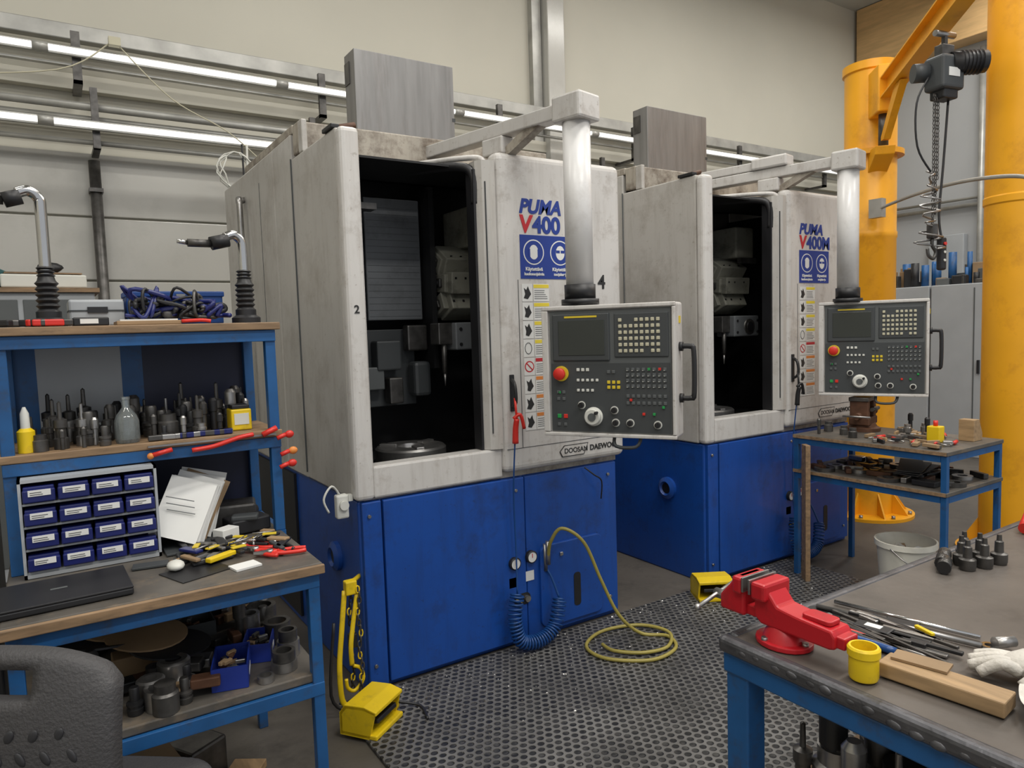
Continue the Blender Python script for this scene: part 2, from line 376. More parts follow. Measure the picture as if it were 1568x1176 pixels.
def lathe_machine(dx, label, num):
    e = empty('vertical_lathe', (1.8+dx, 4.0, 0))
    S = T(dx, 0, 0)
    b = B('enclosure'); b.M = S
    b.box(WHITES, 1.08, 1.115, 2.985, 3.62, .87, 2.48, .008)
    b.box(WHITE, 1.075, 1.165, 2.92, 2.985, .87, 2.475, .022, 3)
    b.box(WHITE, 1.160, 1.83, 2.924, 3.02, .875, 1.018, .010)
    b.box(WHITE, 1.83, 2.61, 2.90, 3.0, .895, 2.445, .035, 4)
    b.box(WHITED, 1.12, 2.58, 2.95, 3.0, .866, .90)
    b.box(WHITES, 2.56, 2.60, 3.0, 3.62, .87, 2.44, .008)
    b.box(GREYD, 1.845, 2.6, 2.8985, 2.902, 1.012, 1.0145)
    b.box(GREYD, 1.935, 1.938, 2.8985, 2.902, 1.015, 1.84)
    b.prism(WHITES, [(1.745, 0), (1.765, .03), (1.80, .045), (1.829, .045), (1.829, -.06), (1.75, -.06)], 1.38, M=T(0, 2.955, 1.02) @ Matrix.Diagonal((1, -1, 1, 1)))
    b.box(BLACK, 1.732, 1.744, 2.95, 3.02, 1.02, 2.36)
    b.box(GREYD, 1.775, 1.78, 2.915, 2.93, 1.1, 2.3)
    b.tube(BLACK, [(1.75, 2.97, 2.2), (1.745, 2.975, 2.34), (1.70, 3.04, 2.385), (1.6, 3.25, 2.40), (1.5, 3.45, 2.42)], .022, sm=6)
    b.tube(WHITE, [(1.79, 2.945, 2.34), (1.785, 2.955, 2.41), (1.72, 3.04, 2.425), (1.62, 3.25, 2.435), (1.52, 3.48, 2.445)], .014, sm=6)
    b.box(WHITES, 1.075, 2.58, 3.95, 5.17, .87, 2.60, .012)
    b.box(WHITES, 1.078, 1.115, 3.62, 3.95, .87, 2.60, .006)
    b.box(WHITES, 2.54, 2.58, 3.62, 3.95, .87, 2.60, .006)
    b.box(WHITED, 1.085, 2.57, 3.50, 3.60, 2.49, 2.64, .008)
    b.box(WHITED, 1.085, 2.57, 3.601, 4.6, 2.601, 2.645, .006)
    b.box(WHITES, 1.082, 1.11, 3.44, 3.499, 2.481, 2.635, .006)
    b.box(WHITED, 1.835, 2.58, 3.001, 3.5, 2.40, 2.43)
    for yy in (3.62, 4.25, 4.75):
        b.box(GREYP, 1.073, 1.08, yy, yy+.004, .9, 2.48)
    b.box(BLACK, 1.07, 1.11, 3.0, 3.12, 2.481, 2.50, .004); b.cyl(RUST, (1.09, 3.05, 2.49), (1.2, 3.06, 2.52), .014)
    b.box(STEELB, 1.517, 2.136, 3.83, 3.98, 2.645, 3.17, .004)
    b.box(DSTEEL, 1.512, 1.518, 3.9, 3.97, 3.0, 3.12)
    b.box(GREYD, 2.12, 2.14, 3.828, 3.832, 2.85, 2.87)
    b.tube(STEEL, [(1.03, 4.55, .9), (1.03, 4.55, 2.3), (1.04, 4.6, 2.42), (1.09, 4.62, 2.45)], .018, sm=5)
    b.tube(BLACK, [(1.88, 2.902, 1.36), (1.87, 2.855, 1.33), (1.87, 2.85, 1.25), (1.88, 2.902, 1.22)], .009, sm=4)
    b.box(BLACK, 1.868, 1.892, 2.89, 2.901, 1.20, 1.38, .003)
    b.done(e)
    b = B('markings'); b.M = S @ frame((0, 2.8985, 0), (1, 0, 0), (0, 0, 1), (0, -1, 0))
    b.text(LBLUE, 'PUMA', .094, T(1.952, 2.165, 0), shear=.25, bold=.0035)
    b.text(LRED, 'V', .115, T(1.952, 2.072, 0), bold=.004, shear=.1)
    b.text(LBLUE, label, .112, T(2.032, 2.072, 0), bold=.004)
    b.box(LBLUE, 1.953, 2.275, 1.845, 2.058, -.001, .001)
    for cx in (2.033, 2.195):
        b.lathe(LABW, [(.0, .0016), (.062, .0016), (.062, 0)], T(cx, 1.975, 0)); b.lathe(LBLUE, [(0, .0022), (.056, .0022), (.056, 0)], T(cx, 1.975, 0))
        b.lathe(LABW, [(0, .0028), (.034, .0028), (.034, 0)], T(cx, 1.975, 0) @ Matrix.Diagonal((.8, 1.05, 1, 1)))
        if cx < 2.1:
            b.box(LBLUE, cx-.032, cx-.022, 1.955, 1.99, 0, .0034); b.box(LBLUE, cx+.022, cx+.032, 1.955, 1.99, 0, .0034)
        else:
            b.box(LBLUE, cx-.026, cx-.003, 1.974, 1.988, 0, .0034); b.box(LBLUE, cx+.003, cx+.026, 1.974, 1.988, 0, .0034)
    b.text(LABW, 'Käytettävä', .024, T(2.033, 1.885, .002), align='CENTER', bold=.0006)
    b.text(LABW, 'kuulosuojaimia', .020, T(2.033, 1.862, .002), align='CENTER', bold=.0006)
    b.text(LABW, 'Käytettävä', .024, T(2.195, 1.885, .002), align='CENTER', bold=.0006)
    b.text(LABW, 'suojalaseja', .020, T(2.195, 1.862, .002), align='CENTER', bold=.0006)
    heads = [LYEL, LYEL, LYEL, LYEL, LRED, LORG, LORG, LORG]
    z = 1.82
    for i in range(8):
        h = .086; b.box(LABW, 1.957, 2.02, z-h, z, -.001, .001); b.box(LABW, 2.024, 2.12, z-h, z, -.001, .001)
        b.box(heads[i], 2.026, 2.118, z-.02, z-.003, 0, .002)
        for k in range(5): b.box(GREYP, 2.03, 2.03+R(.06, .085), z-.034-k*.010, z-.031-k*.010, 0, .0016)
        if i == 4:
            b.lathe(LRED, [(.0, .0016), (.028, .0016), (.028, 0)], T(1.988, z-.043, 0)); b.lathe(LABW, [(0, .002), (.022, .002), (.022, 0)], T(1.988, z-.043, 0))
            b.box(LRED, -.024, .024, -.003, .003, 0, .0028, M=T(1.988, z-.043, 0) @ RZ(-45))
        elif i == 3:
            b.tube(GREYP, [(1.97+.02*math.cos(q)+.015, z-.043+.028*math.sin(q), .0015) for q in [k*.6 for k in range(11)]], .002, seg=4, closed=True)
        else:
            b.prism(LBLK, [(1.966+.003*(i % 3), z-.07), (1.99, z-.075), (2.01, z-.05), (2.0, z-.03), (1.992+.004*(i % 2), z-.012), (1.982, z-.03), (1.968, z-.02), (1.975, z-.05)], .002)
        z -= .091
    b.prism(LBLK, [(2.16, .965), (2.19, .995), (2.35, .995), (2.32, .935), (2.175, .935)], .001)
    b.prism(WHITE, [(2.166, .965), (2.194, .991), (2.344, .991), (2.316, .939), (2.18, .939)], .0014)
    b.text(LBLK, 'DOOSAN', .036, T(2.19, .953, .001), bold=.0008)
    b.text(LBLK, 'DAEWOO', .04, T(2.36, .952, 0), bold=.0008)
    if num: b.text(LBLK, num, .10, T(2.44, 1.80, 0), bold=.002)
    b.M = S @ frame((0, 2.9185, 0), (1, 0, 0), (0, 0, 1), (0, -1, 0))
    if num == '4': b.text(LBLK, '2', .048, T(1.105, 1.69, 0), bold=.001)
    b.done(e)
    # interior
    b = B('machining_chamber'); b.M = S
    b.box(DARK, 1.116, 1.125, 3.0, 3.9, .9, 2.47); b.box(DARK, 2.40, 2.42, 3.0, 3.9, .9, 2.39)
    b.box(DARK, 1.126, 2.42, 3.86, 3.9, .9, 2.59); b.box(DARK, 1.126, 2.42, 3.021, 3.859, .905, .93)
    b.box(DARK, 1.126, 2.42, 3.06, 3.49, 2.385, 2.395); b.box(DARK, 1.126, 2.4, 3.61, 3.88, 2.46, 2.48)  # first plate is a dark roof added to keep light out of the chamber
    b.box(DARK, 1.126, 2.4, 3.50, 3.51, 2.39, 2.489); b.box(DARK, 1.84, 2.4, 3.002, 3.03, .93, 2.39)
    b.box(INTG, 1.44, 1.76, 3.60, 3.64, 1.67, 2.32, .006); b.box(INTG, 1.30, 1.42, 3.62, 3.65, 1.65, 2.30, .006)
    for i in range(18): b.box(GREYP, 1.45, 1.75, 3.598, 3.601, 1.69+i*.034, 1.6915+i*.034)
    b.box(GREYD, 1.20, 1.72, 3.64, 3.70, 1.20, 1.62, .005); b.box(GREYD, 1.46, 1.60, 3.55, 3.64, 1.40, 1.56, .01)
    b.box(GREYP, 1.22, 1.50, 3.56, 3.64, 1.30, 1.42, .006); b.box(DSTEEL, 1.52, 1.60, 3.54, 3.62, 1.22, 1.36, .008)
    b.box(DSTEEL, 1.64, 1.76, 3.55, 3.62, 1.50, 1.64, .01); b.box(GREYD, 1.66, 1.76, 3.52, 3.62, 1.25, 1.44, .02)
    b.box(DSTEEL, 1.26, 1.31, 3.3, 3.34, 2.1, 2.2, .004); b.box(DSTEEL, 1.2, 1.38, 3.28, 3.36, 2.2, 2.23)
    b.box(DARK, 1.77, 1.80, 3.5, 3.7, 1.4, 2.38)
    # turret head: stacked castings of the indexing drum seen on edge
    b.box(CREAM, 1.97, 2.16, 3.42, 3.72, 2.06, 2.28, .012); b.box(DSTEEL, 1.98, 2.15, 3.39, 3.42, 2.02, 2.06)
    for i, (yc, zc, rx) in enumerate(((3.53, 1.985, 32), (3.485, 1.865, 4), (3.515, 1.745, -24))):
        b.cb(CREAM, (1.97, yc, zc), (.27-.02*i, .16, .118), .007, rx=rx)
        b.cb(CREAM, (1.855, yc+.03, zc), (.06, .13, .10), .006, rx=rx)
        for xx in (1.87, 1.93, 2.03):
            b.cb(DARK, (xx, yc-.081, zc+.02), (.012, .004, .012), 0, rx=rx)
        b.cb(DSTEEL, (1.822, yc+.02, zc), (.03, .05, .05), .008, rx=rx)
        b.cyl(BLACK, (1.80, yc+.02, zc), (1.808, yc+.02, zc), .015, seg=12)
    b.box(INTG, 1.80, 2.06, 3.30, 3.46, 1.50, 1.645, .008)
    b.cyl(DSTEEL, (1.95, 3.29, 1.57), (1.95, 3.42, 1.57), .052); b.cyl(BLACK, (1.95, 3.284, 1.57), (1.95, 3.30, 1.57), .032)
    for xx, zz in ((1.83, 1.53), (1.83, 1.61), (2.04, 1.53), (2.04, 1.61)): b.cyl(BLACK, (xx, 3.295, zz), (xx, 3.302, zz), .009, seg=8)
    b.box(DSTEEL, 1.72, 1.82, 3.34, 3.44, 1.53, 1.645, .006); b.cyl(DSTEEL, (1.76, 3.36, 1.55), (1.76, 3.36, 1.38), .014); b.cyl(STEEL, (1.76, 3.36, 1.38), (1.76, 3.36, 1.31), .009, .003)
    # chuck
    b.lathe(STEEL, [(.0, .0), (.18, .0), (.18, .07), (.17, .08), (.07, .08), (.065, .06), (0, .06)], T(1.52, 3.31, .945), seg=48)
    b.lathe(DSTEEL, [(.25, 0), (.23, .012), (.17, .015), (0, .015)], T(1.52, 3.31, .931), seg=48)
    for i in range(3):
        b.cb(STEEL, (1.52+.115*math.cos(i*2.094+.4), 3.31+.115*math.sin(i*2.094+.4), 1.03), (.09, .04, .012), .003, rz=math.degrees(i*2.094+.4))
    b.done(e)
    # base
    b = B('base'); b.M = S @ T(0, -.028, 0)
    b.box(BLUE, 1.09, 2.575, 2.98, 5.1, 0, .866, .01)
    b.box(BLUE, 1.10, 1.19, 2.955, 3.0, .02, .862, .005); b.box(BLUE, 1.197, 1.95, 2.95, 3.0, .03, .862, .005)
    b.box(BLUE, 1.957, 2.56, 2.955, 3.0, .03, .862, .005)
    b.prism(BLUE, rrect(2.03, 2.44, .06, .49, .04), .02, M=frame((0, 2.958, 0), (1, 0, 0), (0, 0, 1), (0, -1, 0)), bev=.004)
    b.prism(BLACK, rrect(2.24, 2.285, .13, .31, .018), .003, M=frame((0, 2.939, 0), (1, 0, 0), (0, 0, 1), (0, -1, 0)))
    b.box(CHROME, 2.15, 2.17, 2.93, 2.945, .42, .44, .003)
    F = frame((0, 2.952, 0), (1, 0, 0), (0, 0, 1), (0, -1, 0))
    for gx, gz in ((1.875, .435), (1.975, .45)):
        b.lathe(BLACK, [(0, 0), (.032, 0), (.032, .02), (.026, .024)], F @ T(gx, gz, 0)); b.lathe(LABW, [(0, .022), (.026, .022)], F @ T(gx, gz, 0))
        b.box(LRED, gx-.002, gx+.002, gz-.002, gz+.018, 0, .0235, M=F)
        b.box(LABW, gx-.03, gx+.02, gz-.125, gz-.075, 0, .002, M=F)
    b.prism(BLACK, rrect(1.87, 1.97, .21, .27, .028), .003, M=F)
    b.lathe(KEYY, [(0, 0), (.014, 0), (.014, .02), (0, .02)], F @ T(1.895, .24, 0)); b.lathe(STEEL, [(0, 0), (.016, 0), (.016, .02), (0, .02)], F @ T(1.945, .24, 0))
    b.lathe(BLUE, [(0, 0), (.07, 0), (.07, .02), (.045, .035), (.035, .02), (0, .02)], T(1.09, 3.28, .55) @ RY(-90))
    b.lathe(BLACK, [(0, .022), (.034, .022)], T(1.09, 3.28, .55) @ RY(-90))
    b.box(BLACK, 1.075, 1.089, 3.9, 5.05, .05, .85)
    for lx in (1.13, 1.9, 2.5): b.cyl(STEEL, (lx, 2.945, .80), (lx, 2.956, .80), .008, seg=8); b.cyl(STEEL, (lx, 2.945, .12), (lx, 2.956, .12), .008, seg=8)
    b.done(e)
    # pendant arm
    b = B('pendant_arm'); b.M = S @ T(-.06*(dx > 0), .04*(dx > 0), 0)
    px, py = 2.02, 2.525
    d = Vector((1.80-px, 3.55-py, 0)); a = math.degrees(math.atan2(d.y, d.x))
    b.box(WHITE, .081, d.length, -.04, .04, 2.53, 2.595, .006, M=T(px, py, 0) @ RZ(a))
    b.box(WHITE, -.08, .08, -.075, .075, 2.50, 2.615, .012, M=T(px, py, 0) @ RZ(a))
    b.prism(WHITED, [(.40, 2.44), (.50, 2.44), (.30, 2.53), (.20, 2.53)], .05, M=T(px, py, 0) @ RZ(a) @ T(0, .025, 0) @ RX(90))
    b.box(WHITE, .42, .56, -.05, .05, 2.446, 2.529, .008, M=T(px, py, 0) @ RZ(a))
    if dx > 0: b.box(WHITE, .36, .60, -.06, .06, 2.596, 2.67, .012, M=T(px, py, 0) @ RZ(a)); b.box(BLACK, .58, .62, -.03, .03, 2.596, 2.62, M=T(px, py, 0) @ RZ(a)); b.box(WHITE, .55, 1.15, -.035, .035, 2.60, 2.655, .006, M=T(px, py, 0) @ RZ(a))
    b.cyl(WPIPE, (px, py, 1.79), (px, py, 2.50), .062, seg=32)
    b.cyl(BLACK, (px, py, 1.725), (px, py, 1.79), .07, seg=32); b.cyl(BLACK, (px, py, 1.70), (px, py, 1.725), .085, seg=32)
    b.done(e)
    # control panel
    b = B('control_panel')
    c = Vector((2.04, 2.37, 1.405)) if dx == 0 else Vector((4.20, 2.43, 1.415))
    ang = -58 if dx == 0 else -64
    w = Vector((math.cos(math.radians(ang)), math.sin(math.radians(ang)), 0)); nrm = Vector((w.y, -w.x, 0))
    b.M = frame(c, w, (0, 0, 1), nrm)
    b.box(WHITE, -.30, .30, -.29, .29, -.13, 0, .012, 3)
    b.box(WHITE, -.30, .30, .272, .29, .0, .02, .004); b.box(WHITE, -.30, .30, -.29, -.274, 0, .02, .004)
    b.box(WHITE, -.30, -.27, -.272, .271, 0, .02, .004); b.box(WHITE, .285, .30, -.272, .271, 0, .02, .004)
    b.box(GREYP, -.265, .28, -.27, .268, 0, .008, .002)
    b.box(GREYD, -.25, .015, .045, .255, .006, .018, .006); b.box(SCREEN, -.22, -.005, .07, .225, .016, .020, .002)
    b.box(KEYY, -.19, -.04, .236, .244, .017, .0195)
    b.box(GREYD, .035, .27, .06, .25, .006, .014, .004)
    for r in range(6):
        for k in range(8):
            if (r == 5 and k in (1, 2)) or (r == 0 and k == 5): continue
            b.box(KEYB, .055+k*.0235, .070+k*.0235, .080+r*.0265, .095+r*.0265, .012, .019, .002, 1)
    b.box(GREYD, -.26, .275, -.265, .035, .007, .010)
    b.lathe(KEYY, [(0, 0), (.034, 0), (.034, .008), (0, .008)], T(-.212, -.01, .009)); b.lathe(REDP, [(.014, 0), (.014, .02), (.027, .024), (.027, .036), (.018, .042), (0, .042)], T(-.212, -.01, .01))
    def keys(x0, y0, nx, ny, mt, sx=.022, sy=.024, w=.014):
        for i in range(nx):
            for j in range(ny): b.box(mt, x0+i*sx, x0+i*sx+w, y0-j*sy, y0-j*sy+w, .009, .015, .0015, 1)
    keys(-.14, .0, 3, 1, KEYW); keys(-.14, -.045, 5, 1, KEYW, w=.012); keys(-.14, -.09, 4, 1, KEYW, w=.012)
    keys(.0, -.055, 3, 2, KEYY, .022, .022); keys(.0, -.01, 2, 1, GREYP)
    keys(.085, .0, 8, 4, GREYP, .023, .024); keys(.085, -.115, 8, 2, GREYP, .023, .03)
    for i in range(8):
        for j in range(4): b.box(KEYW, .087+i*.023, .093+i*.023, -.022-j*.024+.024, -.020-j*.024+.024, .0151, .0158)
    for (x, y, m_) in ((.18, .003, GREEN), (.226, .003, REDP), (.155, -.19, REDP), (.20, -.19, GREEN), (.24, -.16, GREEN), (.10, -.13, REDP)): b.box(m_, x, x+.011, y, y+.011, .01, .018, .001, 1)
    keys(-.235, -.10, 2, 2, GREYP, .025, .03); keys(-.23, -.10, 1, 1, GREEN, w=.012); keys(-.235, -.21, 1, 1, GREEN, w=.018); keys(-.205, -.21, 1, 1, REDP, w=.018); keys(-.235, -.245, 2, 1, GREYP, .03)
    b.lathe(KEYW, [(.042, 0), (.042, .006), (.036, .008), (.036, .026), (.032, .03), (0, .03)], T(-.065, -.20, .009), seg=32)
    b.lathe(GREYP, [(.018, .03), (.018, .034), (0, .034)], T(-.065, -.20, .009)); b.lathe(BLACK, [(.007, .03), (.007, .05), (0, .052)], T(-.042, -.18, .009))
    for x, y in ((-.12, -.15), (.03, -.17), (.035, -.225), (.10, -.225), (.22, -.23)):
        b.lathe(KEYW, [(.018, 0), (.018, .002), (0, .002)], T(x, y, .009)); b.lathe(BLACK, [(.013, 0), (.012, .018), (0, .019)], T(x, y, .01)); b.box(BLACK, x-.003, x+.003, y-.012, y+.012, .02, .034)
    b.tube(BLACK, [(.30, .10, -.06), (.345, .10, -.06), (.36, .08, -.06), (.36, -.10, -.06), (.345, -.12, -.06), (.30, -.12, -.06)], .011, sm=4)
    b.cyl(BLACK, (.30, .10, -.06), (.315, .10, -.06), .02); b.cyl(BLACK, (.30, -.12, -.06), (.315, -.12, -.06), .02)
    b.tube(GREYD, [(.02, -.285, -.02), (.03, -.33, 0), (.12, -.33, 0), (.14, -.285, -.02)], .008, sm=4)
    b.box(KEYY, .300, .3025, .2, .23, -.08, -.05)
    b.done(e)
    # coiled hose + air gun
    b = B('coiled_air_hose'); b.M = S @ T(0, -.02, 0)
    hp = helix_path([(1.85, 2.88, .30), (1.82, 2.86, .18), (1.84, 2.84, .08), (1.94, 2.83, .06), (2.04, 2.84, .1), (2.10, 2.87, .22)], .032, 34)
    b.tube(HOSEB, hp, .0055, seg=6)
    b.tube(HOSEB, [(1.85, 2.88, .30), (1.87, 2.91, .5), (1.86, 2.90, .8), (1.86, 2.875, 1.05)], .004, sm=5)
    b.tube(HOSEB, [(2.10, 2.87, .22), (2.08, 2.91, .33), (2.06, 2.935, .38)], .006, sm=4)
    b.cyl(STEEL, (2.06, 2.93, .36), (2.06, 2.93, .50), .011)
    g = REDP if dx == 0 else BLACK
    b.tube(g, [(1.86, 2.87, 1.05), (1.86, 2.865, 1.12), (1.862, 2.855, 1.17)], lambda t: .016-.003*t, sm=4)
    b.tube(g, [(1.85, 2.865, 1.17), (1.88, 2.85, 1.19), (1.90, 2.85, 1.12)], .009, sm=4)
    b.tube(g, [(1.862, 2.855, 1.165), (1.865, 2.87, 1.27)], .006)
    b.tube(BLACK, [(2.33, 2.93, .86), (2.37, 2.90, .82), (2.42, 2.90, .78), (2.43, 2.92, .68)], .004, sm=4)
    b.done(e)
    return e
lathe_machine(0, '400', '4')
lathe_machine(2.2, '400M', '')

def f(b):
    p = [(2.06, 2.885, .44), (2.055, 2.85, .53), (2.09, 2.8, .60), (2.17, 2.73, .53), (2.25, 2.70, .33), (2.33, 2.66, .14), (2.44, 2.62, .03),
         (2.53, 2.52, .026), (2.46, 2.40, .026), (2.28, 2.38, .026), (2.12, 2.52, .026), (2.13, 2.68, .026), (2.3, 2.76, .028), (2.5, 2.70, .03),
         (2.555, 2.54, .034), (2.44, 2.43, .03), (2.3, 2.45, .03), (2.2, 2.55, .03), (2.2, 2.64, .03)]
    b.tube(HOSEY, p, .009, seg=8, sm=10)
    b.cyl(STEEL, (2.06, 2.885, .40), (2.06, 2.885, .52), .012)
quick('air_hose', f)

def pedal(x, y, rz):
    def f(b):
        b.M = T(x, y, .0165) @ RZ(rz)
        b.box(YEL, -.10, .10, -.085, .085, 0, .02, .005)
        prof = [(-.085, .0), (-.085, .09), (-.06, .125), (.03, .13), (.085, .115), (.085, .10), (.03, .112), (-.05, .108), (-.07, .085), (-.07, 0)]
        A = frame((0, 0, 0), (0, 1, 0), (0, 0, 1), (1, 0, 0))
        b.prism(YEL, prof, .2, M=T(-.10, 0, 0) @ A, bev=.003)
        for sx in (-.10, .09): b.prism(YEL, [(-.085, 0), (.05, 0), (.08, .11), (.03, .125), (-.06, .12), (-.085, .09)], .01, M=T(sx, 0, 0) @ A)
        b.cb(BLACK, (.0, .01, .05), (.14, .13, .02), .005, rx=12)
        b.box(YEL, -.155, -.101, -.06, .04, 0, .07, .012)
        b.tube(BLACK, [(-.14, .03, .03), (-.18, .12, .008), (-.1, .20, .008)], .006, sm=5)
    quick('foot_pedal', f)
pedal(1.0, 2.66, 215)
pedal(3.13, 2.76, 150)

def f(b):
    for c in range(2):
        for k in range(19):
            z = .52-k*.024
            pts = [(.008*math.cos(a), 0, .016*math.sin(a)) for a in [i*math.pi/4 for i in range(8)]]
            b.tube((BLACK, DSTEEL)[c] if k % 4 else YEL, pts, .0034, seg=6, closed=True, M=T(1.0+c*.03+.006*math.sin(k), 2.86-c*.02, z) @ RZ(90*(k % 2)))
    b.tube(YEL, [(.98, 2.86, .52), (.955, 2.85, .35), (.935, 2.84, .2), (.94, 2.84, .06), (.97, 2.83, .02)], .006, sm=5, flat=2)
    b.tube(YEL, [(1.03, 2.85, .5), (1.0, 2.84, .36), (.985, 2.83, .28), (.99, 2.84, .2)], .006, sm=5, flat=1.8)
    b.tube(YEL, [(1.0, 2.85, .19), (1.03, 2.85, .17), (1.04, 2.85, .12), (1.0, 2.85, .08), (.97, 2.85, .10), (.965, 2.85, .14)], .008, sm=5)
    b.box(BLACK, .985, 1.02, 2.84, 2.87, .27, .33, .004)
    b.cyl(YEL, (.99, 2.87, .53), (1.088, 2.97, .53), .010); b.box(YEL, .98, 1.03, 2.84, 2.88, .50, .56, .006)
    b.tube(BLACK, [(.92, 2.84, .4), (.89, 2.83, .1), (.95, 2.81, .02)], .007, sm=5)
quick('lifting_chain', f)
def f(b):
    b.box(KEYW, 1.0, 1.055, 2.96, 3.0, .80, .905, .008); b.cyl(KEYW, (1.03, 2.96, .86), (1.03, 2.945, .86), .02)
    b.box(KEYW, 1.055, 1.074, 2.965, 2.995, .872, .90)
    b.tube(KEYW, [(1.02, 2.98, .905), (.98, 2.96, .95), (.94, 2.95, .9), (.96, 2.95, .84)], .005, sm=5)
quick('power_socket', f)

# ------------------------------------------------------------ left tool rack bench
def bench_left(b):
    X0, X1, XW = -.14, .68, .655
    for x in (X0, XW-.035):
        for y in (2.14, 2.93): b.box(BLUEF, x, x+.035, y, y+.035, 0, .865, .003)
        b.box(BLUEF, x, x+.03, 2.176, 2.929, .83, .865); b.box(BLUEF, x, x+.03, 2.176, 2.929, .485, .52)
    for x in (X0, X1-.035):
        b.box(BLUEF, x, x+.035, 2.59, 2.625, .90, 1.62, .003); b.box(BLUEF, x, x+.035, 2.935, 2.97, .90, 1.62, .003)
        b.box(BLUEF, x, x+.03, 2.626, 2.93, 1.215, 1.243); b.box(BLUEF, x, x+.03, 2.626, 2.93, 1.59, 1.62)
    for y, z0, z1 in ((2.138, .823, .864), (2.93, .825, .864), (2.138, .478, .519), (2.93, .48, .519)): b.box(BLUEF, X0, XW, y, y+.025, z0, z1, .002)
    for y, z0, z1 in ((2.583, 1.205, 1.243), (2.583, 1.585, 1.625), (2.94, 1.205, 1.24), (2.94, 1.585, 1.625)): b.box(BLUEF, X0, X1, y, y+.025, z0, z1, .002)
    b.box(WORKT, X0-.01, XW+.01, 2.131, 2.97, .866, .90, .004); b.box(WOOD, X0-.012, XW+.012, 2.115, 2.13, .87, .898, .003)
    b.box(BLUEF, XW-.01, X1, 2.585, 2.97, .855, .90)
    b.box(WORKT, X0, XW, 2.15, 2.96, .521, .548, .004)
    b.box(WOOD, X0-.005, X1+.005, 2.58, 2.96, 1.244, 1.268, .003); b.box(WOOD, X0-.015, X1+.015, 2.57, 2.98, 1.626, 1.652, .003)
    b.box(NAVY, .29, X1, 2.972, 2.98, .9, 1.62); b.box(CABG, X0+.1, .23, 2.972, 2.98, 1.31, 1.60)
    b.box(BLUEF, .22, .29, 2.971, 2.983, .9, 1.62); b.box(BLUEF, X0, X0+.1, 2.971, 2.983, .9, 1.62); b.box(NAVY, X0+.1, .22, 2.972, 2.98, .9, 1.3)
    b.box(NAVY, X0+.05, XW-.05, 2.93, 2.94, .55, .82)
quick('tool_rack_workbench', bench_left)

def f(b):
    x0, x1, y0, y1, z0, z1 = -.105, .265, 2.53, 2.72, .902, 1.20
    b.box(GREYP, x0, x1, y1-.008, y1, z0, z1)
    for x in (x0, x1-.008): b.box(CABG, x, x+.008, y0, y1, z0, z1)
    b.box(CABG, x0, x1, y0, y1, z1-.01, z1); b.box(CABG, x0, x1, y0, y1, z0, z0+.012)
    W = (x1-x0-.016)/4; H = (z1-z0-.022)/4
    for i in range(4):
        for j in range(4):
            a = x0+.008+i*W; c = z0+.012+j*H
            b.box(CABG, a, a+W, y0+.004, y1-.01, c, c+.006)
            b.box(TRAY, a+.005, a+W-.005, y0-.002, y0+.15, c+.010, c+H-.012, .003)
            b.box(TRAY, a+.003, a+W-.003, y0-.012, y0, c+.010, c+H-.020, .004)
            b.box(LABW, a+.014+R(0, .006), a+W-.014, y0-.014, y0-.011, c+.030, c+.048)
            for k in range(2): b.box(LBLK, a+.022, a+W-.03+R(-.01, .005), y0-.0148, y0-.0138, c+.034+k*.006, c+.0355+k*.006)
quick('drawer_organizer', f)

def holder(b, x, y, z, s=1.0, kind=0, m=None):
    m = m or random.choice((DSTEEL, DSTEEL, STEEL, BLACK))
    if kind == 0: p = [(0, 0), (.024, 0), (.026, .02), (.022, .022), (.022, .03), (.026, .032), (.026, .04), (.015, .045), (.016, .085), (.013, .09), (0, .09)]
    elif kind == 1: p = [(0, 0), (.02, 0), (.02, .03), (.014, .034), (.014, .06), (.018, .062), (.018, .085), (.006, .09), (.005, .135), (0, .14)]
    elif kind == 2: p = [(0, 0), (.03, 0), (.03, .045), (.024, .05), (.024, .07), (.01, .072), (0, .072)]
    elif kind == 3: p = [(0, 0), (.012, 0), (.012, .07), (.016, .072), (.016, .11), (.009, .12), (0, .12)]
    else: p = [(0, 0), (.034, 0), (.036, .01), (.036, .06), (.03, .065), (.018, .065), (.018, .02), (0, .02)]
    b.lathe(m, [(r*s, h*s) for r, h in p], T(x, y, z), seg=16)
def f(b):
    for i in range(80):
        x = R(-.07, .62); y = R(2.64, 2.90)
        if abs(x-.20) < .07 and y < 2.71: continue
        if x < -.03 and y < 2.68: continue
        if x > .49 and y < 2.76: continue
        holder(b, x, y, 1.269, R(.65, 1.25), random.choice((0, 1, 2, 3, 3, 1)))
    for i in range(11):
        x = -.04+.058*i
        if abs(x-.20) > .06 and x < .50: holder(b, x, 2.62+R(-.01, .01), 1.269, R(.5, .8), random.choice((0, 2, 3)))
    for i in range(12):
        x = R(.26, .50); b.cb(random.choice((DSTEEL, TRAY, STEEL)), (x, 2.602, 1.279), (R(.04, .09), .02, .018), .003, rz=R(-15, 15))
quick('tool_holder_collection', f)
quick('glass_bottle', lambda b: b.lathe(GLASS, [(0, 0), (.034, 0), (.037, .01), (.037, .07), (.03, .09), (.012, .115), (.012, .14), (.014, .142), (.014, .15), (.010, .15), (.010, .115), (.027, .088), (.033, .07), (.033, .012), (0, .01)], T(.20, 2.64, 1.269)))
quick('oil_can', lambda b: (b.lathe(YEL, [(0, 0), (.024, 0), (.024, .065), (.014, .075), (0, .075)], T(-.075, 2.635, 1.269)), b.lathe(KEYW, [(.013, .075), (.012, .12), (.004, .14), (0, .14)], T(-.075, 2.635, 1.269))))
quick('yellow_box', lambda b: (b.box(YEL, .53, .60, 2.66, 2.74, 1.269, 1.345, .005), b.box(KEYW, .54, .59, 2.658, 2.66, 1.29, 1.33), b.box(BLACK, .535, .595, 2.665, 2.735, 1.345, 1.36, .003)))
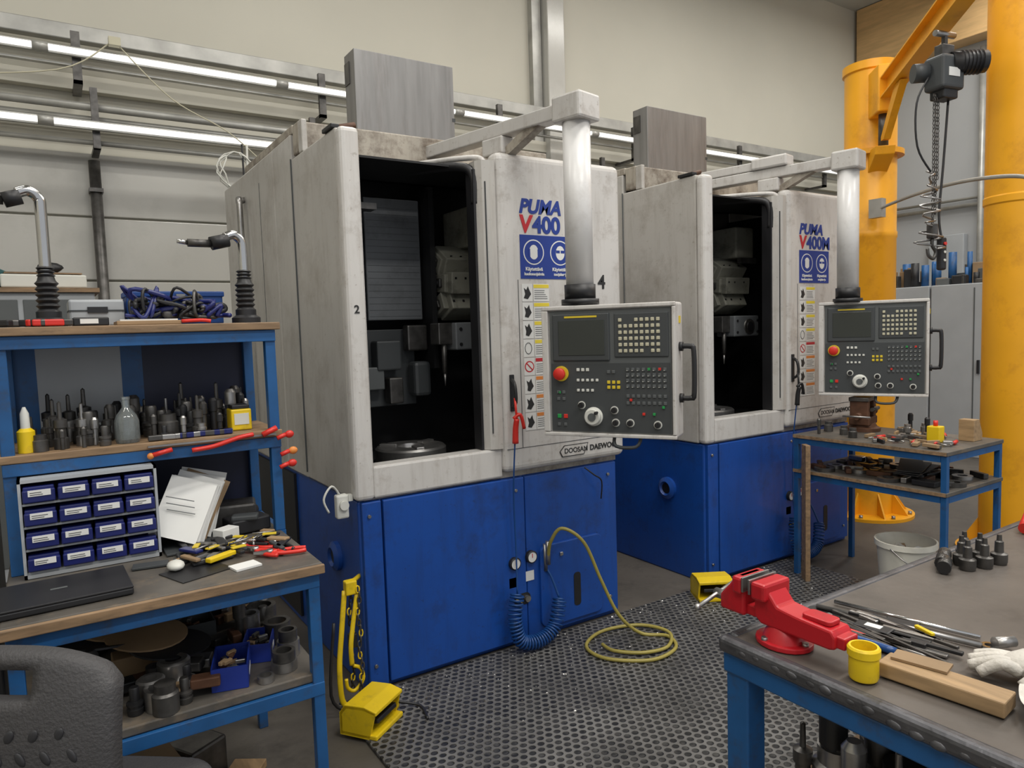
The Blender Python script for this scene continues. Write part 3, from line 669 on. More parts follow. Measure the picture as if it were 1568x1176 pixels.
def f(b):
    for i, (x, z) in enumerate(((.69, 1.27), (.70, 1.21), (.695, 1.165))):
        b.ball((REDP, LORG, REDP)[i], (x+.015, 2.565, z-.02), .014, (1.2, .8, 1)); b.tube(REDP, [(x, 2.562, z-.02), (x-.03, 2.56, z-.03)], .008)
    b.tube(REDP, [(.58, 2.565, 1.262), (.53, 2.562, 1.256), (.45, 2.562, 1.236), (.38, 2.562, 1.230)], .008, sm=4)
    b.tube(REDP, [(.66, 2.56, 1.278), (.61, 2.557, 1.258)], .010); b.tube(REDP, [(.32, 2.562, 1.240), (.26, 2.56, 1.228)], .008)
    b.ball(LORG, (.255, 2.56, 1.226), .011)
    b.box(STEEL, .25, .66, 2.568, 2.578, 1.252, 1.258)
quick('red_hand_tools', f)

def lever(x, y, h, L):
    def f(b):
        b.M = T(x, y, 1.653)
        b.lathe(BLACK, [(0, 0), (.05, 0), (.05, .02), (.036, .03), (.036, .05)], None)
        pr = []
        for i in range(6): pr += [(.034, .05+i*.018), (.026, .059+i*.018)]
        b.lathe(BLACK, pr+[(.022, .165), (.02, .165)])
        for k in range(3): b.lathe(BLACK, [(.02, .16+k*.012), (.027, .165+k*.012), (.02, .17+k*.012)])
        b.tube(CHROME, [(0, 0, .15), (0, 0, h-.06), (-.004, 0, h-.02), (-.03, -.005, h), (-.06, -.01, h-.01)], .017, sm=6, seg=14)
        b.cyl(BLACK, (-.05, -.01, h-.02), (-.05-L*.35, -.012, h-.035), .024); b.cyl(DSTEEL, (-.05-L*.35, -.012, h-.035), (-.05-L*.8, -.014, h-.035), .014)
        b.cyl(CHROME, (-.05-L*.8, -.014, h-.035), (-.05-L, -.014, h-.03), .008)
    quick('crank_lever', f)
lever(.01, 2.74, .43, .13)
lever(.62, 2.74, .32, .17)
quick('toolbox', lambda b: (b.box(BLUECASE, .24, .56, 2.83, 2.96, 1.653, 1.765, .008), b.box(BLUECASE, .235, .565, 2.825, 2.965, 1.755, 1.775, .004), b.box(STEEL, .40, .43, 2.82, 2.826, 1.74, 1.765)))
quick('parts_case', lambda b: (b.box(CABG, .065, .23, 2.80, 2.96, 1.653, 1.745, .008), b.box(GREYD, .065, .23, 2.798, 2.96, 1.705, 1.71), b.box(BLACK, .12, .18, 2.794, 2.80, 1.70, 1.72)))
def f(b):
    b.box(BLACK, .07, .17, 2.62, 2.70, 1.653, 1.680, .004); b.box(LABW, .09, .14, 2.618, 2.62, 1.66, 1.675)
    b.box(CARD, .19, .38, 2.60, 2.74, 1.653, 1.666, .002); b.box(PAPER, .2, .37, 2.61, 2.73, 1.666, 1.671)
    for i in range(34):
        x = R(.26, .50); pts = [(x+R(-.06, .06), 2.7+R(-.04, .06), 1.675+R(0, .11)*(1-abs(k-2)/3)) for k in range(5)]
        b.tube(random.choice((BLACK, BLACK, BLACK, BLACK, DSTEEL, TRAY)), pts, R(.004, .009), sm=5, seg=6)
    for i in range(9): b.ball(random.choice((BLACK, DSTEEL, BLACK)), (R(.27, .53), R(2.70, 2.77), 1.69), R(.02, .035), (1.3, 1, .9), jit=.15)
    b.tube(REDP, [(.38, 2.60, 1.662), (.44, 2.595, 1.664), (.47, 2.59, 1.660)], .006, sm=3)
    for i in range(16):
        x = R(-.12, .06); b.cb(random.choice((DSTEEL, BLACK, BLACK, REDP)), (x, R(2.6, 2.66), 1.665), (R(.04, .09), .025, .02), .004, rz=R(-40, 40))
quick('cables_and_hand_tools', f)
quick('laptop', lambda b: (b.cb(BLACK, (-.02, 2.30, .911), (.34, .23, .018), .004, rz=2), b.cb(BLACK, (-.02, 2.30, .923), (.34, .23, .006), .002, rz=2), b.cb(GREYP, (-.02, 2.30, .9265), (.04, .012, .0005), rz=2)))
quick('computer_mouse', lambda b: (b.ball(KEYW, (.28, 2.34, .917), .034, (.75, 1.1, .45)), b.box(GREYD, .276, .284, 2.355, 2.365, .927, .932, .002)))
def f(b):
    for i in range(10):
        b.cb(PAPER if i not in (6, 8) else CARD, (.345+i*.007, 2.585+i*.011, 1.025+R(-.01, .012)), (.15, .001, .21), rz=R(-15, -5), rx=-28+i*1.5, ry=R(14, 26))
    b.box(GREYD, .275, .46, 2.50, 2.72, .902, .91, .002); b.box(GREYD, .275, .46, 2.71, 2.72, .911, 1.05, .002)
    for k in range(6): b.cb(GREYP, (.335, 2.575-.0015, 1.07-.022*k), (.09, .0012, .003), rz=-10, rx=-28, ry=18)
quick('paper_stack', f)
def f(b):
    def plier(x, y, r, m):
        M0 = T(x, y, .911) @ RZ(r)
        for s in (-1, 1):
            b.tube(m, [(0, 0, 0), (-.03, s*.015, 0), (-.08, s*.020, 0), (-.11, s*.014, 0)], .0068, sm=4, M=M0)
            b.prism(STEEL, [(-.01, 0), (.01, s*.012), (.05, s*.004), (.05, 0)], .008, M=M0)
        b.cyl(STEEL, M0 @ Vector((0, 0, -.004)), M0 @ Vector((0, 0, .012)), .01)
    plier(.50, 2.44, 140, REDP); plier(.55, 2.30, 165, REDP); plier(.56, 2.50, 20, YEL); plier(.44, 2.48, 60, BLACK)
    plier(.59, 2.40, 100, BLACK); plier(.52, 2.36, 120, REDP)
    for i in range(34):
        b.cb(random.choice((BLACK, GREYD, BLACK, STEEL, TRAY, CARD)), (R(.30, .62), R(2.34, 2.55), .909+.005*(i % 4)), (R(.04, .13), R(.012, .03), .010), .003, rz=R(0, 180))
    for x, y, r in ((.40, 2.42, 35), (.36, 2.47, 70), (.59, 2.46, -20), (.47, 2.37, 10), (.50, 2.49, -40)): b.cb(KEYY, (x, y, .930), (.045, .018, .005), .001, rz=r)
    for i in range(8):
        x, y, a = R(.36, .58), R(2.38, 2.52), R(0, 6.28); b.cyl(STEEL, (x, y, .932), (x+.07*math.cos(a), y+.05*math.sin(a), .928), .003)
    b.cb(BLACK, (.56, 2.66, .93), (.14, .10, .05), .006, rz=10); b.cb(GREYD, (.55, 2.63, .96), (.09, .05, .02), .006, rz=-20); b.cb(YEL, (.41, 2.34, .918), (.10, .025, .014), .003, rz=30)
    b.cb(LABW, (.46, 2.24, .904), (.08, .06, .006), rz=12); b.cb(BLACK, (.33, 2.29, .902), (.16, .14, .002), rz=20)
    b.cb(PAPER, (.47, 2.56, .93), (.07, .05, .04), .002, rz=30); b.cb(GREYD, (.22, 2.43, .906), (.1, .05, .008), .002, rz=-10)
    b.cb(DSTEEL, (.52, 2.78, .945), (.2, .12, .09), .01, rz=-12); b.ball(BLACK, (.60, 2.80, .94), .04, (1, 1, .8), jit=.1)
quick('bench_hand_tools', f)
def binn(x, y, r, w=.13, d=.09, h=.05, m=BLUEBIN):
    def f(b):
        b.M = T(x, y, .5495) @ RZ(r)
        b.box(m, -w/2, w/2, -d/2, d/2, 0, .004)
        for s in (-1, 1): b.box(m, s*w/2-.002, s*w/2+.002, -d/2, d/2, 0, h); b.box(m, -w/2, w/2, s*d/2-.002, s*d/2+.002, 0, h)
        for i in range(18): b.cb(random.choice((STEEL, CARD, DSTEEL, RUST)), (R(-w*.33, w*.33), R(-d*.25, d*.25), R(.015, h)), (.03, .012, .012), .002, rz=R(0, 180), rx=R(-20, 20))
        b.box(LABW, -w*.2, w*.2, -d/2-.003, -d/2-.0021, .015, .03)
    quick('storage_bin', f)
binn(.41, 2.28, 75, .17, .10, .07)
binn(.52, 2.40, 70, .14, .085, .06)
binn(.32, 2.64, 0, .2, .12, .08, GREYD)
def f(b):
    def ring(x, y, z, r, h, m=STEEL): b.lathe(m, [(r*.7, 0), (r, 0), (r, h), (r*.7, h), (r*.7, 0)], T(x, y, z), seg=28)
    ring(.20, 2.22, .549, .04, .06); ring(.56, 2.24, .549, .040, .03); ring(.56, 2.24, .580, .035, .03, DSTEEL); ring(.60, 2.335, .549, .036, .05)
    ring(.60, 2.335, .60, .03, .035, DSTEEL); ring(.49, 2.19, .549, .025, .02); ring(.60, 2.47, .549, .045, .07, DSTEEL); ring(.58, 2.60, .549, .05, .09, DSTEEL)
    ring(.52, 2.52, .549, .035, .10, STEEL); ring(.28, 2.30, .549, .03, .03)
    for i in range(130):
        x = R(-.08, .60); y = R(2.18, 2.86)
        if .34 < x < .62 and 2.18 < y < 2.48: continue
        if .2 < x < .44 and 2.55 < y < 2.73: continue
        if .04 < x < .30 and 2.44 < y < 2.72: continue
        k = random.random()
        if k < .45: holder(b, x, y, .549, R(.7, 1.4), random.choice((0, 2, 4, 3)))
        else: b.cb(random.choice((DSTEEL, RUST, STEEL, CARD, BLACK)), (x, y, .565+R(0, .03)), (R(.03, .11), R(.02, .06), .03), .004, rz=R(0, 180))
quick('steel_parts', f)
def f(b):
    for i, (x, y, z, r, t) in enumerate(((.20, 2.48, .67, 10, 12), (.26, 2.43, .64, -15, 8), (.12, 2.56, .70, 30, 15), (.24, 2.6, .72, 5, 10), (.05, 2.5, .67, 5, -10))):
        b.lathe((CARD, BLACK, CARD, GREYD, BLACK)[i], [(0, 0), (.12, 0), (.12, .006), (0, .006)], T(x, y, z) @ RX(t) @ RY(8) @ Matrix.Diagonal((1, .8, 1, 1)), seg=24)
    b.box(CARD, .10, .28, 2.46, 2.54, .549, .62, .004)
quick('cardboard_discs', f)
def f(b):
    b.cb(WOODL, (.40, 2.50, .02), (.12, .45, .03), .003, rz=-35); b.cb(WOODL, (.42, 2.38, .05), (.09, .32, .025), .003, rz=70)
    b.cb(CARD, (.15, 2.6, .10), (.25, .22, .19), .004, rz=10); b.cb(DSTEEL, (.35, 2.72, .08), (.15, .15, .15), .01, rz=30)
quick('wood_offcuts', f)
quick('metal_locker', lambda b: (b.box(BLACK, -.75, -.19, 2.75, 3.2, 0, 1.62, .006), b.box(NAVY, -.73, -.48, 2.742, 2.75, .05, 1.58, .004), b.box(NAVY, -.46, -.21, 2.742, 2.75, .05, 1.58, .004), b.box(STEEL, -.50, -.49, 2.73, 2.742, .8, .95)))
quick('storage_crate', lambda b: (b.box(TEAL, -.7, -.3, 2.8, 3.15, 1.622, 1.80, .01), b.box(WOOD, -.72, -.28, 2.78, 3.17, 1.80, 1.815), b.box(BLACK, -.55, -.45, 2.795, 2.802, 1.72, 1.75)))
def f(b):
    b.box(CABG, -1.0, .30, 5.8, 6.3, 0, 1.95, .01); b.box(WOOD, -1.03, .33, 5.77, 6.32, 1.95, 1.98)
    for i in range(3): b.box(GREYP, -.98+i*.43, -.58+i*.43, 5.79, 5.8, .1, 1.9, .004); b.box(BLACK, -.62+i*.43, -.60+i*.43, 5.775, 5.79, 1.0, 1.15)
    b.cb(KEYW, (.0, 6.0, 2.03), (.5, .3, .09), .01, rz=5); b.cb(TEAL, (-.4, 6.0, 2.05), (.36, .3, .13), .01, rz=-8); b.cb(WOOD, (.0, 6.0, 2.085), (.45, .28, .01), rz=5)
    b.ball(BLACK, (.05, 5.98, 2.13), .05, (1.6, 1, .8), jit=.1)
quick('storage_cabinet', f)

def chair(b):
    b.M = T(-.125, 1.70, .012) @ RZ(-38)
    nx, nz = 22, 22
    def P(u, v, o):
        hw = .22*(1-.10*abs(v-.45)**1.5)
        x = u*hw; zz = .55+.43*v
        if v > .8: zz -= .06*(abs(u)**2.6)*(v-.8)/.2*1.2
        if v < .15: zz += .06*(abs(u)**2.6)*(.15-v)/.15
        y = -.045*(u*u)+.03*math.sin(v*3.1)-.05*v
        return (x, -y+o-.02, zz)
    t = bmesh.new(); G = {}
    for o, oi in ((0, 0), (.032, 1)):
        for i in range(nx+1):
            for j in range(nz+1):
                u = -1+2*i/nx; v = j/nz
                uu = u*math.sqrt(max(0, 1-.32*(2*v-1)**8)); G[oi, i, j] = t.verts.new(P(uu, v, o if 0 < i < nx and 0 < j < nz else .016))
    hole = lambda i, j: (8 <= i < 14 and 17 <= j < 20)
    for i in range(nx):
        for j in range(nz):
            if hole(i, j):
                for (a, c) in (((i, j), (i+1, j)), ((i, j+1), (i+1, j+1)), ((i, j), (i, j+1)), ((i+1, j), (i+1, j+1))):
                    di = (a[1] == c[1]); nb = ((i, j-1) if di and a[1] == j else (i, j+1) if di else (i-1, j) if a[0] == i else (i+1, j))
                    if not hole(*nb): t.faces.new((G[0, a[0], a[1]], G[0, c[0], c[1]], G[1, c[0], c[1]], G[1, a[0], a[1]]))
                continue
            for oi in (0, 1): t.faces.new((G[oi, i, j], G[oi, i+1, j], G[oi, i+1, j+1], G[oi, i, j+1]))
    bmesh.ops.remove_doubles(t, verts=t.verts, dist=.0005); bmesh.ops.recalc_face_normals(t, faces=t.faces[:])
    b.add(t, RUBBER, True)
    for i in range(-3, 4):
        for j in range(6):
            x = i*.047+(.023 if j % 2 else 0); z = .61+j*.042
            v = (z-.55)/.43
            if abs(x) < .16: b.ball(RUBBER2, (x, -.021+.045*(x/.21)**2+.05*v-.03*math.sin(v*3.1), z), .014, (.65, .22, 1.15), M=RY(30 if j % 2 else -30), sub=2)
    b.box(BLACK, -.035, .035, .03, .055, .40, .66, .01); b.box(BLACK, -.035, .035, .03, .28, .38, .41, .01)
    b.prism(RUBBER, rrect(-.21, .21, .07, .48, .12, 8), .06, M=T(0, 0, .42), bev=.02, smooth=True)
    b.cyl(BLACK, (0, .27, .12), (0, .27, .42), .028)
    for k in range(5):
        a = k*2*math.pi/5+.3; p = (.22*math.cos(a), .27+.22*math.sin(a))
        b.tube(BLACK, [(0, .27, .12), (p[0]*.6, .27+(p[1]-.27)*.6, .095), (p[0], p[1], .07)], lambda t: .026-.01*t, sm=3)
        b.cyl(BLACK, (p[0]-.015, p[1], .02), (p[0]+.015, p[1], .02), .031); b.cyl(BLACK, (p[0], p[1], .03), (p[0], p[1], .08), .008)
quick('office_chair', chair)

# ------------------------------------------------------------ right foreground bench
def f(b):
    x0, x1, y0, y1 = 1.25, 3.3, -.5, 1.08
    b.box(BENCHT, x0+.02, x1, y0, y1-.02, .855, .88, .004)
    b.box(BENCHE, x0-.006, x0+.028, y0, y1+.004, .846, .884, .012, 3); b.box(BENCHE, x0+.029, x1, y1-.028, y1+.004, .846, .884, .012, 3)
    for i in range(30): b.ball(BENCHE, (x0-.004, -.2+i*.042+R(-.008, .008), .862+R(-.006, .006)), R(.008, .014), (.4, 1.2, .7), sub=2, jit=.1)
    b.box(BLUEF, x0+.005, x0+.04, y0, y1-.005, .80, .845, .004); b.box(BLUEF, x0+.041, x1, y1-.04, y1-.005, .80, .845, .004); b.box(BLUEF, x0+.02, x1-.02, y0, y0+.05, .6, .64)
    for x in (x0+.01, x1-.08):
        for y in (y1-.07, y0+.06): b.box(BLUEF, x, x+.06, y, y+.06, 0, .80, .004)
    b.box(BLUEF, x0+.08, x1-.1, .32, 1.05, .42, .455, .004); b.box(WOOD, x0+.075, x1-.09, -.40, 1.06, .456, .47)
quick('workbench', f)
def f(b):
    for i in range(110):
        x = R(1.38, 2.3); y = R(.45, 1.02); holder(b, x, y, .471, R(1.2, 2.0), random.choice((0, 2, 3, 1)), random.choice((DSTEEL, BLACK, STEEL)))
quick('spare_tool_holders', f)
def f(b):     # bench vice, axis along Y
    b.M = T(1.335, .97, .8815) @ SC(.86) @ T(0, -.965, 0)
    b.prism(RED, [(.065*math.cos(a), .965+.075*math.sin(a)) for a in [i*math.pi/10 for i in range(20)]], .014, bev=.003)
    for a in (20, 160, 270): b.cyl(STEEL, (.055*math.cos(math.radians(a)), .965+.062*math.sin(math.radians(a)), .01), (.055*math.cos(math.radians(a)), .965+.062*math.sin(math.radians(a)), .022), .009, seg=6)
    b.lathe(RED, [(.055, 0), (.048, .02), (.036, .035), (.036, .05)], T(0, .965, .012))
    SF = frame((0, 0, 0), (0, 1, 0), (0, 0, 1), (1, 0, 0))
    b.prism(RED, [(.80, .05), (.815, .045), (1.01, .045), (1.03, .06), (1.03, .085), (1.03, .145), (1.0, .155), (.985, .135), (.96, .105), (.90, .098), (.81, .094), (.80, .08)], .075, M=T(-.0375, 0, 0) @ SF, bev=.006)
    b.prism(RED, rrect(.82, .90, -.025, .025, .012), .012, M=T(0, 0, .096) @ frame((0, 0, 0), (0, 1, 0), (-1, 0, 0), (0, 0, 1)), bev=.003)
    b.box(RED, -.055, .055, .985, 1.029, .11, .158, .008)
    b.box(STEEL, -.055, .055, 1.030, 1.036, .12, .16, .001); b.box(STEEL, -.055, .055, 1.052, 1.058, .12, .16, .001)
    b.prism(RED, [(1.059, .05), (1.059, .158), (1.085, .158), (1.105, .13), (1.14, .09), (1.14, .05)], .085, M=T(-.0425, 0, 0) @ SF, bev=.007)
    b.box(RED, -.055, .055, 1.059, 1.09, .11, .158, .008); b.box(RED, -.028, .028, .78, 1.12, .052, .082, .004)
    b.cyl(STEEL, (0, 1.13, .068), (0, 1.19, .068), .014); b.cyl(STEEL, (-.09, 1.178, .05), (.07, 1.178, .09), .006)
    b.ball(STEEL, (-.09, 1.178, .05), .010); b.ball(STEEL, (.07, 1.178, .09), .010)
    b.box(LABW, .0378, .0383, .86, .90, .06, .078)
quick('bench_vice', f)
quick('yellow_cup', lambda b: b.lathe(YEL, [(0, 0), (.026, 0), (.028, .005), (.028, .045), (.031, .048), (.031, .062), (.028, .066), (.024, .066), (.023, .01), (0, .01)], T(1.318, .775, .885)))
quick('wood_plank', lambda b: (b.cb(WOODL, (1.392, .66, .8985), (.062, .22, .030), .003, rz=6), b.cb(CARD, (1.41, .71, .917), (.045, .10, .005), rz=12)))
def f(b):
    z = .889
    b.cyl(STEEL, (1.56, 1.04, z), (1.64, .70, z), .006); b.cyl(CHROME, (1.62, 1.03, z), (1.68, .72, z), .005)
    b.cb(STEEL, (1.52, .86, z-.003), (.016, .28, .005), .001, rz=8); b.cb(BLACK, (1.535, .88, z+.004), (.04, .08, .012), .004, rz=8); b.cb(LABW, (1.535, .88, z+.0105), (.02, .035, .001), rz=8)
    b.prism(STEEL, [(0, 0), (.045, .0), (.05, .012), (.0, .025)], .005, M=T(1.50, .98, z-.005) @ RZ(8))
    b.tube(HOSEB, [(1.44, .95, z+.002), (1.455, .86, z+.004), (1.465, .79, z+.002)], .009, sm=3); b.cyl(STEEL, (1.465, .79, z), (1.475, .69, z), .005)
    b.tube(REDP, [(1.47, .98, z), (1.48, .92, z+.002), (1.485, .87, z)], .008, sm=3); b.cyl(STEEL, (1.485, .87, z), (1.50, .72, z), .0035)
    for i in range(20):
        b.cb(random.choice((STEEL, DSTEEL, BLACK)), (R(1.46, 1.60), R(.78, .93), z+.004), (R(.006, .014), R(.07, .2), .008), .002, rz=R(-14, 14))
    b.lathe(CHROME, [(.009, 0), (.016, 0), (.016, .01), (.009, .01), (.009, 0)], T(1.65, .69, .882)); b.cyl(STEEL, (1.65, .68, .9), (1.69, .66, .9), .012)
    b.cb(BLACK, (1.62, .86, z), (.03, .07, .012), .003, rz=20); b.cb(YEL, (1.60, .80, z+.01), (.01, .05, .008), .002, rz=-20)
quick('measuring_tools', f)
def f(b):
    b.M = T(1.565, .575, .884) @ RZ(30)
    b.ball(CLOTH, (0, 0, .03), .052, (.85, 1.0, .55), jit=.05, sub=3)
    for k, (x, L) in enumerate(((-.034, .055), (-.012, .068), (.012, .064), (.033, .05))):
        b.tube(CLOTH, [(x*.9, .03, .028), (x*1.1, .06, .040-.004*k), (x*1.3+.008, .04+L, .016)], lambda t: .0135-.003*t, sm=5)
    b.tube(CLOTH, [(-.03, -.02, .03), (-.065, .005, .036), (-.078, .03, .018)], .0125, sm=4)
    b.tube(CLOTH, [(0, -.03, .03), (.005, -.06, .03), (.01, -.10, .026)], lambda t: .036-.004*t+.003*math.sin(t*14), sm=6, flat=.7, seg=16)
quick('work_glove', f)
def f(b):
    t = bmesh.new(); bmesh.ops.create_grid(t, x_segments=30, y_segments=30, size=.06)
    for v in t.verts:
        x, y = v.co.x*14, v.co.y*14
        v.co.z = .022+.018*math.sin(x*2.3+y*1.7)+.012*math.sin(x*4.1-y*2.2)+.006*math.sin(y*7+x)-.012*(x*x+y*y)*.5
        v.co.z = max(.002, v.co.z+.01); v.co.x *= 1+.12*math.sin(y*3); v.co.y *= 1+.15*math.sin(x*2+1)
    b.add(t, CLOTH, True, T(1.435, .475, .8815) @ RZ(25))
quick('cleaning_rag', f)
def f(b):
    z = .881
    for x, y in ((2.14, .955), (2.17, .985), (2.195, .935), (2.235, .965), (2.26, .925), (2.22, 1.0)):
        b.lathe(DSTEEL, [(0, 0), (.020, 0), (.022, .008), (.022, .03), (.012, .034), (.011, .065), (.007, .068), (.006, .085), (0, .086)], T(x, y, z), seg=16)
    for x, y in ((2.08, 1.00), (2.11, 1.02), (2.15, 1.035)):
        b.cyl(DSTEEL, (x-.03, y-.025, z+.019), (x+.03, y-.0, z+.019), .018); b.cyl(STEEL, (x+.03, y-.0, z+.019), (x+.055, y+.008, z+.019), .009)
        for q in range(4): b.cyl(BLACK, (x-.034+.015*q, y-.026+.006*q, z+.019), (x-.03+.015*q, y-.025+.006*q, z+.019), .0185, seg=12)
    b.cb(BLACK, (2.7, .96, z+.035), (.16, .10, .07), .01, rz=20); b.cyl(REDP, (2.62, 1.0, z+.02), (2.78, 1.04, z+.05), .018); b.cyl(BLACK, (2.55, .9, z+.02), (2.65, .8, z+.02), .02)
quick('milling_cutters', f)
quick('rubber_sheet', lambda b: b.prism(BLACK, rrect(-.06, .06, -.04, .04, .012), .0015, M=T(1.52, 1.01, .8812) @ RZ(12)))

# ------------------------------------------------------------ small tool table + contents
def f(b):
    x0, x1, y0, y1 = 3.84, 4.46, 1.82, 2.72
    for x in (x0, x1-.03):
        for y in (y0, y1-.03): b.box(BLUEF, x, x+.03, y, y+.03, 0, .874, .002)
    for z in (.875, .66):
        b.box(BLUEF, x0+.031, x1-.031, y0, y0+.025, z-.035, z-.001); b.box(BLUEF, x0+.031, x1-.031, y1-.025, y1, z-.035, z-.001)
        b.box(BLUEF, x0, x0+.025, y0+.031, y1-.031, z-.035, z-.001); b.box(BLUEF, x1-.025, x1, y0+.031, y1-.031, z-.035, z-.001)
        b.box(WORKT, x0-.005, x1+.005, y0-.005, y1+.005, z, z+.022, .003)
        b.box(WOOD, x0-.009, x0-.0051, y0, y1, z+.002, z+.02)
quick('tool_table', f)
def f(b):
    b.M = T(4.26, 2.52, .898) @ RZ(15)
    b.lathe(RUST, [(0, 0), (.10, 0), (.10, .02), (.08, .03), (.07, .05), (0, .05)]); b.box(RUST, -.09, .09, -.06, .06, .04, .09, .008)
    b.box(RUST, -.09, -.05, -.055, .055, .08, .20, .008); b.box(RUST, .03, .08, -.055, .055, .08, .20, .008); b.cyl(RUST, (-.14, 0, .1), (.12, 0, .1), .02)
    b.box(DSTEEL, -.10, .09, -.058, .058, .19, .215, .004); b.cyl(STEEL, (-.14, -.08, .1), (-.14, .08, .1), .006); b.cyl(RUST, (-.02, 0, .09), (-.02, 0, .19), .03)
    b.cyl(DSTEEL, (-.07, -.07, .14), (.06, -.07, .14), .012); b.ball(RUST, (.1, -.03, .12), .03)
quick('machine_vise', f)
def f(b):
    z = .898
    b.box(YEL, 4.09, 4.15, 1.98, 2.05, z, z+.09, .006); b.cyl(REDP, (4.12, 2.015, z+.09), (4.12, 2.015, z+.12), .012)
    b.prism(WOODL, [(0, 0), (.10, 0), (.10, .04), (.06, .12), (0, .12)], .08, M=T(4.26, 1.92, z) @ RX(90) @ T(0, 0, -.04), bev=.002)
    for x, y, r in ((3.95, 2.05, 20), (3.98, 2.15, 60), (4.0, 2.28, -20), (4.0, 1.95, 80), (4.3, 2.05, 30), (3.92, 2.2, 100), (4.08, 1.9, 10)):
        b.tube(REDP, [(x, y, z+.011), (x+.05*math.cos(math.radians(r)), y+.05*math.sin(math.radians(r)), z+.014)], .010); b.cyl(STEEL, (x, y, z+.012), (x-.06*math.cos(math.radians(r)), y-.06*math.sin(math.radians(r)), z+.01), .004)
    for i in range(40):
        x, y = R(3.88, 4.4), R(1.86, 2.34)
        if x > 4.05 and y < 2.08: continue
        b.cb(random.choice((DSTEEL, BLACK, STEEL, CARD, WOODL)), (x, y, z+.012+.006*(i % 2)), (R(.03, .1), R(.012, .03), .02), .003, rz=R(0, 180))
    for x, y in ((3.95, 2.4), (4.02, 2.5), (3.95, 2.62), (4.08, 2.64), (4.38, 2.2), (4.4, 2.3), (4.3, 2.15), (4.33, 2.28)): holder(b, x, y, z, R(.7, 1), random.choice((0, 2, 3)))
    z = .683
    for i in range(60):
        x = R(3.9, 4.4); y = R(1.88, 2.66)
        if random.random() < .4: b.lathe(random.choice((STEEL, DSTEEL)), [(.025, 0), (.05, 0), (.05, .02), (.025, .02), (.025, 0)], T(x, y, z) @ Matrix.Diagonal((R(.6, 1.2),)*2+(1, 1)))
        else: b.cb(random.choice((DSTEEL, BLACK, STEEL, RUST)), (x, y, z+.016), (R(.06, .15), .03, .03), .004, rz=R(0, 180))
    for k in range(3): b.cb(BLACK, (4.1, 2.1+.02*k, z+.05+.008*k), (.4, .12, .005), .001, rz=10+8*k, rx=2)
quick('table_hand_tools', f)
def f(b):
    b.lathe(BUCK, [(0, .002), (.125, .002), (.15, .30), (.162, .305), (.162, .335), (.152, .335), (.145, .30), (.12, .02), (0, .02)], T(4.02, 2.12, 0))
    b.tube(STEEL, [(3.86, 2.12, .31), (3.88, 2.02, .24), (4.02, 1.965, .20), (4.14, 2.02, .24), (4.18, 2.12, .31)], .004, sm=6)
    b.lathe(CARD, [(0, .24), (.139, .24)], T(4.02, 2.12, 0))
    for i in range(14): b.ball(random.choice((CLOTH, PAPER, CARD)), (4.02+R(-.08, .08), 2.12+R(-.08, .08), .26), R(.02, .04), jit=.2)
quick('plastic_bucket', f)
quick('wooden_board', lambda b: b.cb(WOOD, (3.79, 2.60, .43), (.07, .03, .84), .003, rz=55))

# ------------------------------------------------------------ jib crane
def f(b):
    cx, cy = 5.57, 3.25
    b.lathe(ORANGE, [(0, 0), (.34, 0), (.34, .025), (.19, .03), (.19, .62), (.197, .63), (.197, .66), (.19, .67), (.19, 2.22), (.196, 2.23), (.196, 2.27), (.19, 2.28), (.19, 3.50), (.205, 3.51), (.205, 3.57), (.0, 3.58)], T(cx, cy, 0), seg=40)
    for a in range(0, 360, 45):
        M0 = T(cx, cy, 0) @ RZ(a+10)
        b.prism(ORANGE, [(.19, .025), (.31, .025), (.19, .2)], .012, M=M0 @ RX(90)); b.cyl(STEEL, M0 @ Vector((.3, .06, .02)), M0 @ Vector((.3, .06, .05)), .016, seg=6)
    d = Vector((-1.07, -1.15, 0)).normalized(); a = math.degrees(math.atan2(d.y, d.x)); M0 = T(cx, cy, 0) @ RZ(a)
    b.prism(ORANGE, [(.15, 2.70), (.34, 2.82), (.36, 2.88), (.15, 2.88)], .14, M=M0 @ T(0, .07, 0) @ RX(90), bev=.005)
    b.lathe(ORANGE, [(.19, 2.86), (.24, 2.86), (.24, 2.90), (.19, 2.90)], T(cx, cy, 0), seg=40)
    b.box(ORANGE, .15, .40, -.07, .07, 3.12, 3.46, .01, M=M0)
    b.cyl(DSTEEL, M0 @ Vector((.30, 0, 2.84)), M0 @ Vector((.30, 0, 3.2)), .035)
    MB = M0 @ T(.3, 0, 3.20) @ RY(-7) @ T(-.3, 0, -3.29)     # jib beam rises slightly outward
    b.box(ORANGE, .3, 3.6, -.055, .055, 3.29, 3.302, .002, M=MB); b.box(ORANGE, .3, 3.6, -.055, .055, 3.43, 3.442, .002, M=MB); b.box(ORANGE, .3, 3.6, -.008, .008, 3.30, 3.43, 0, M=MB)
    b.prism(ORANGE, [(.30, 2.92), (.38, 2.92), (.72, 3.24), (.60, 3.24)], .05, M=M0 @ T(0, .025, 0) @ RX(90))
quick('jib_crane', f)
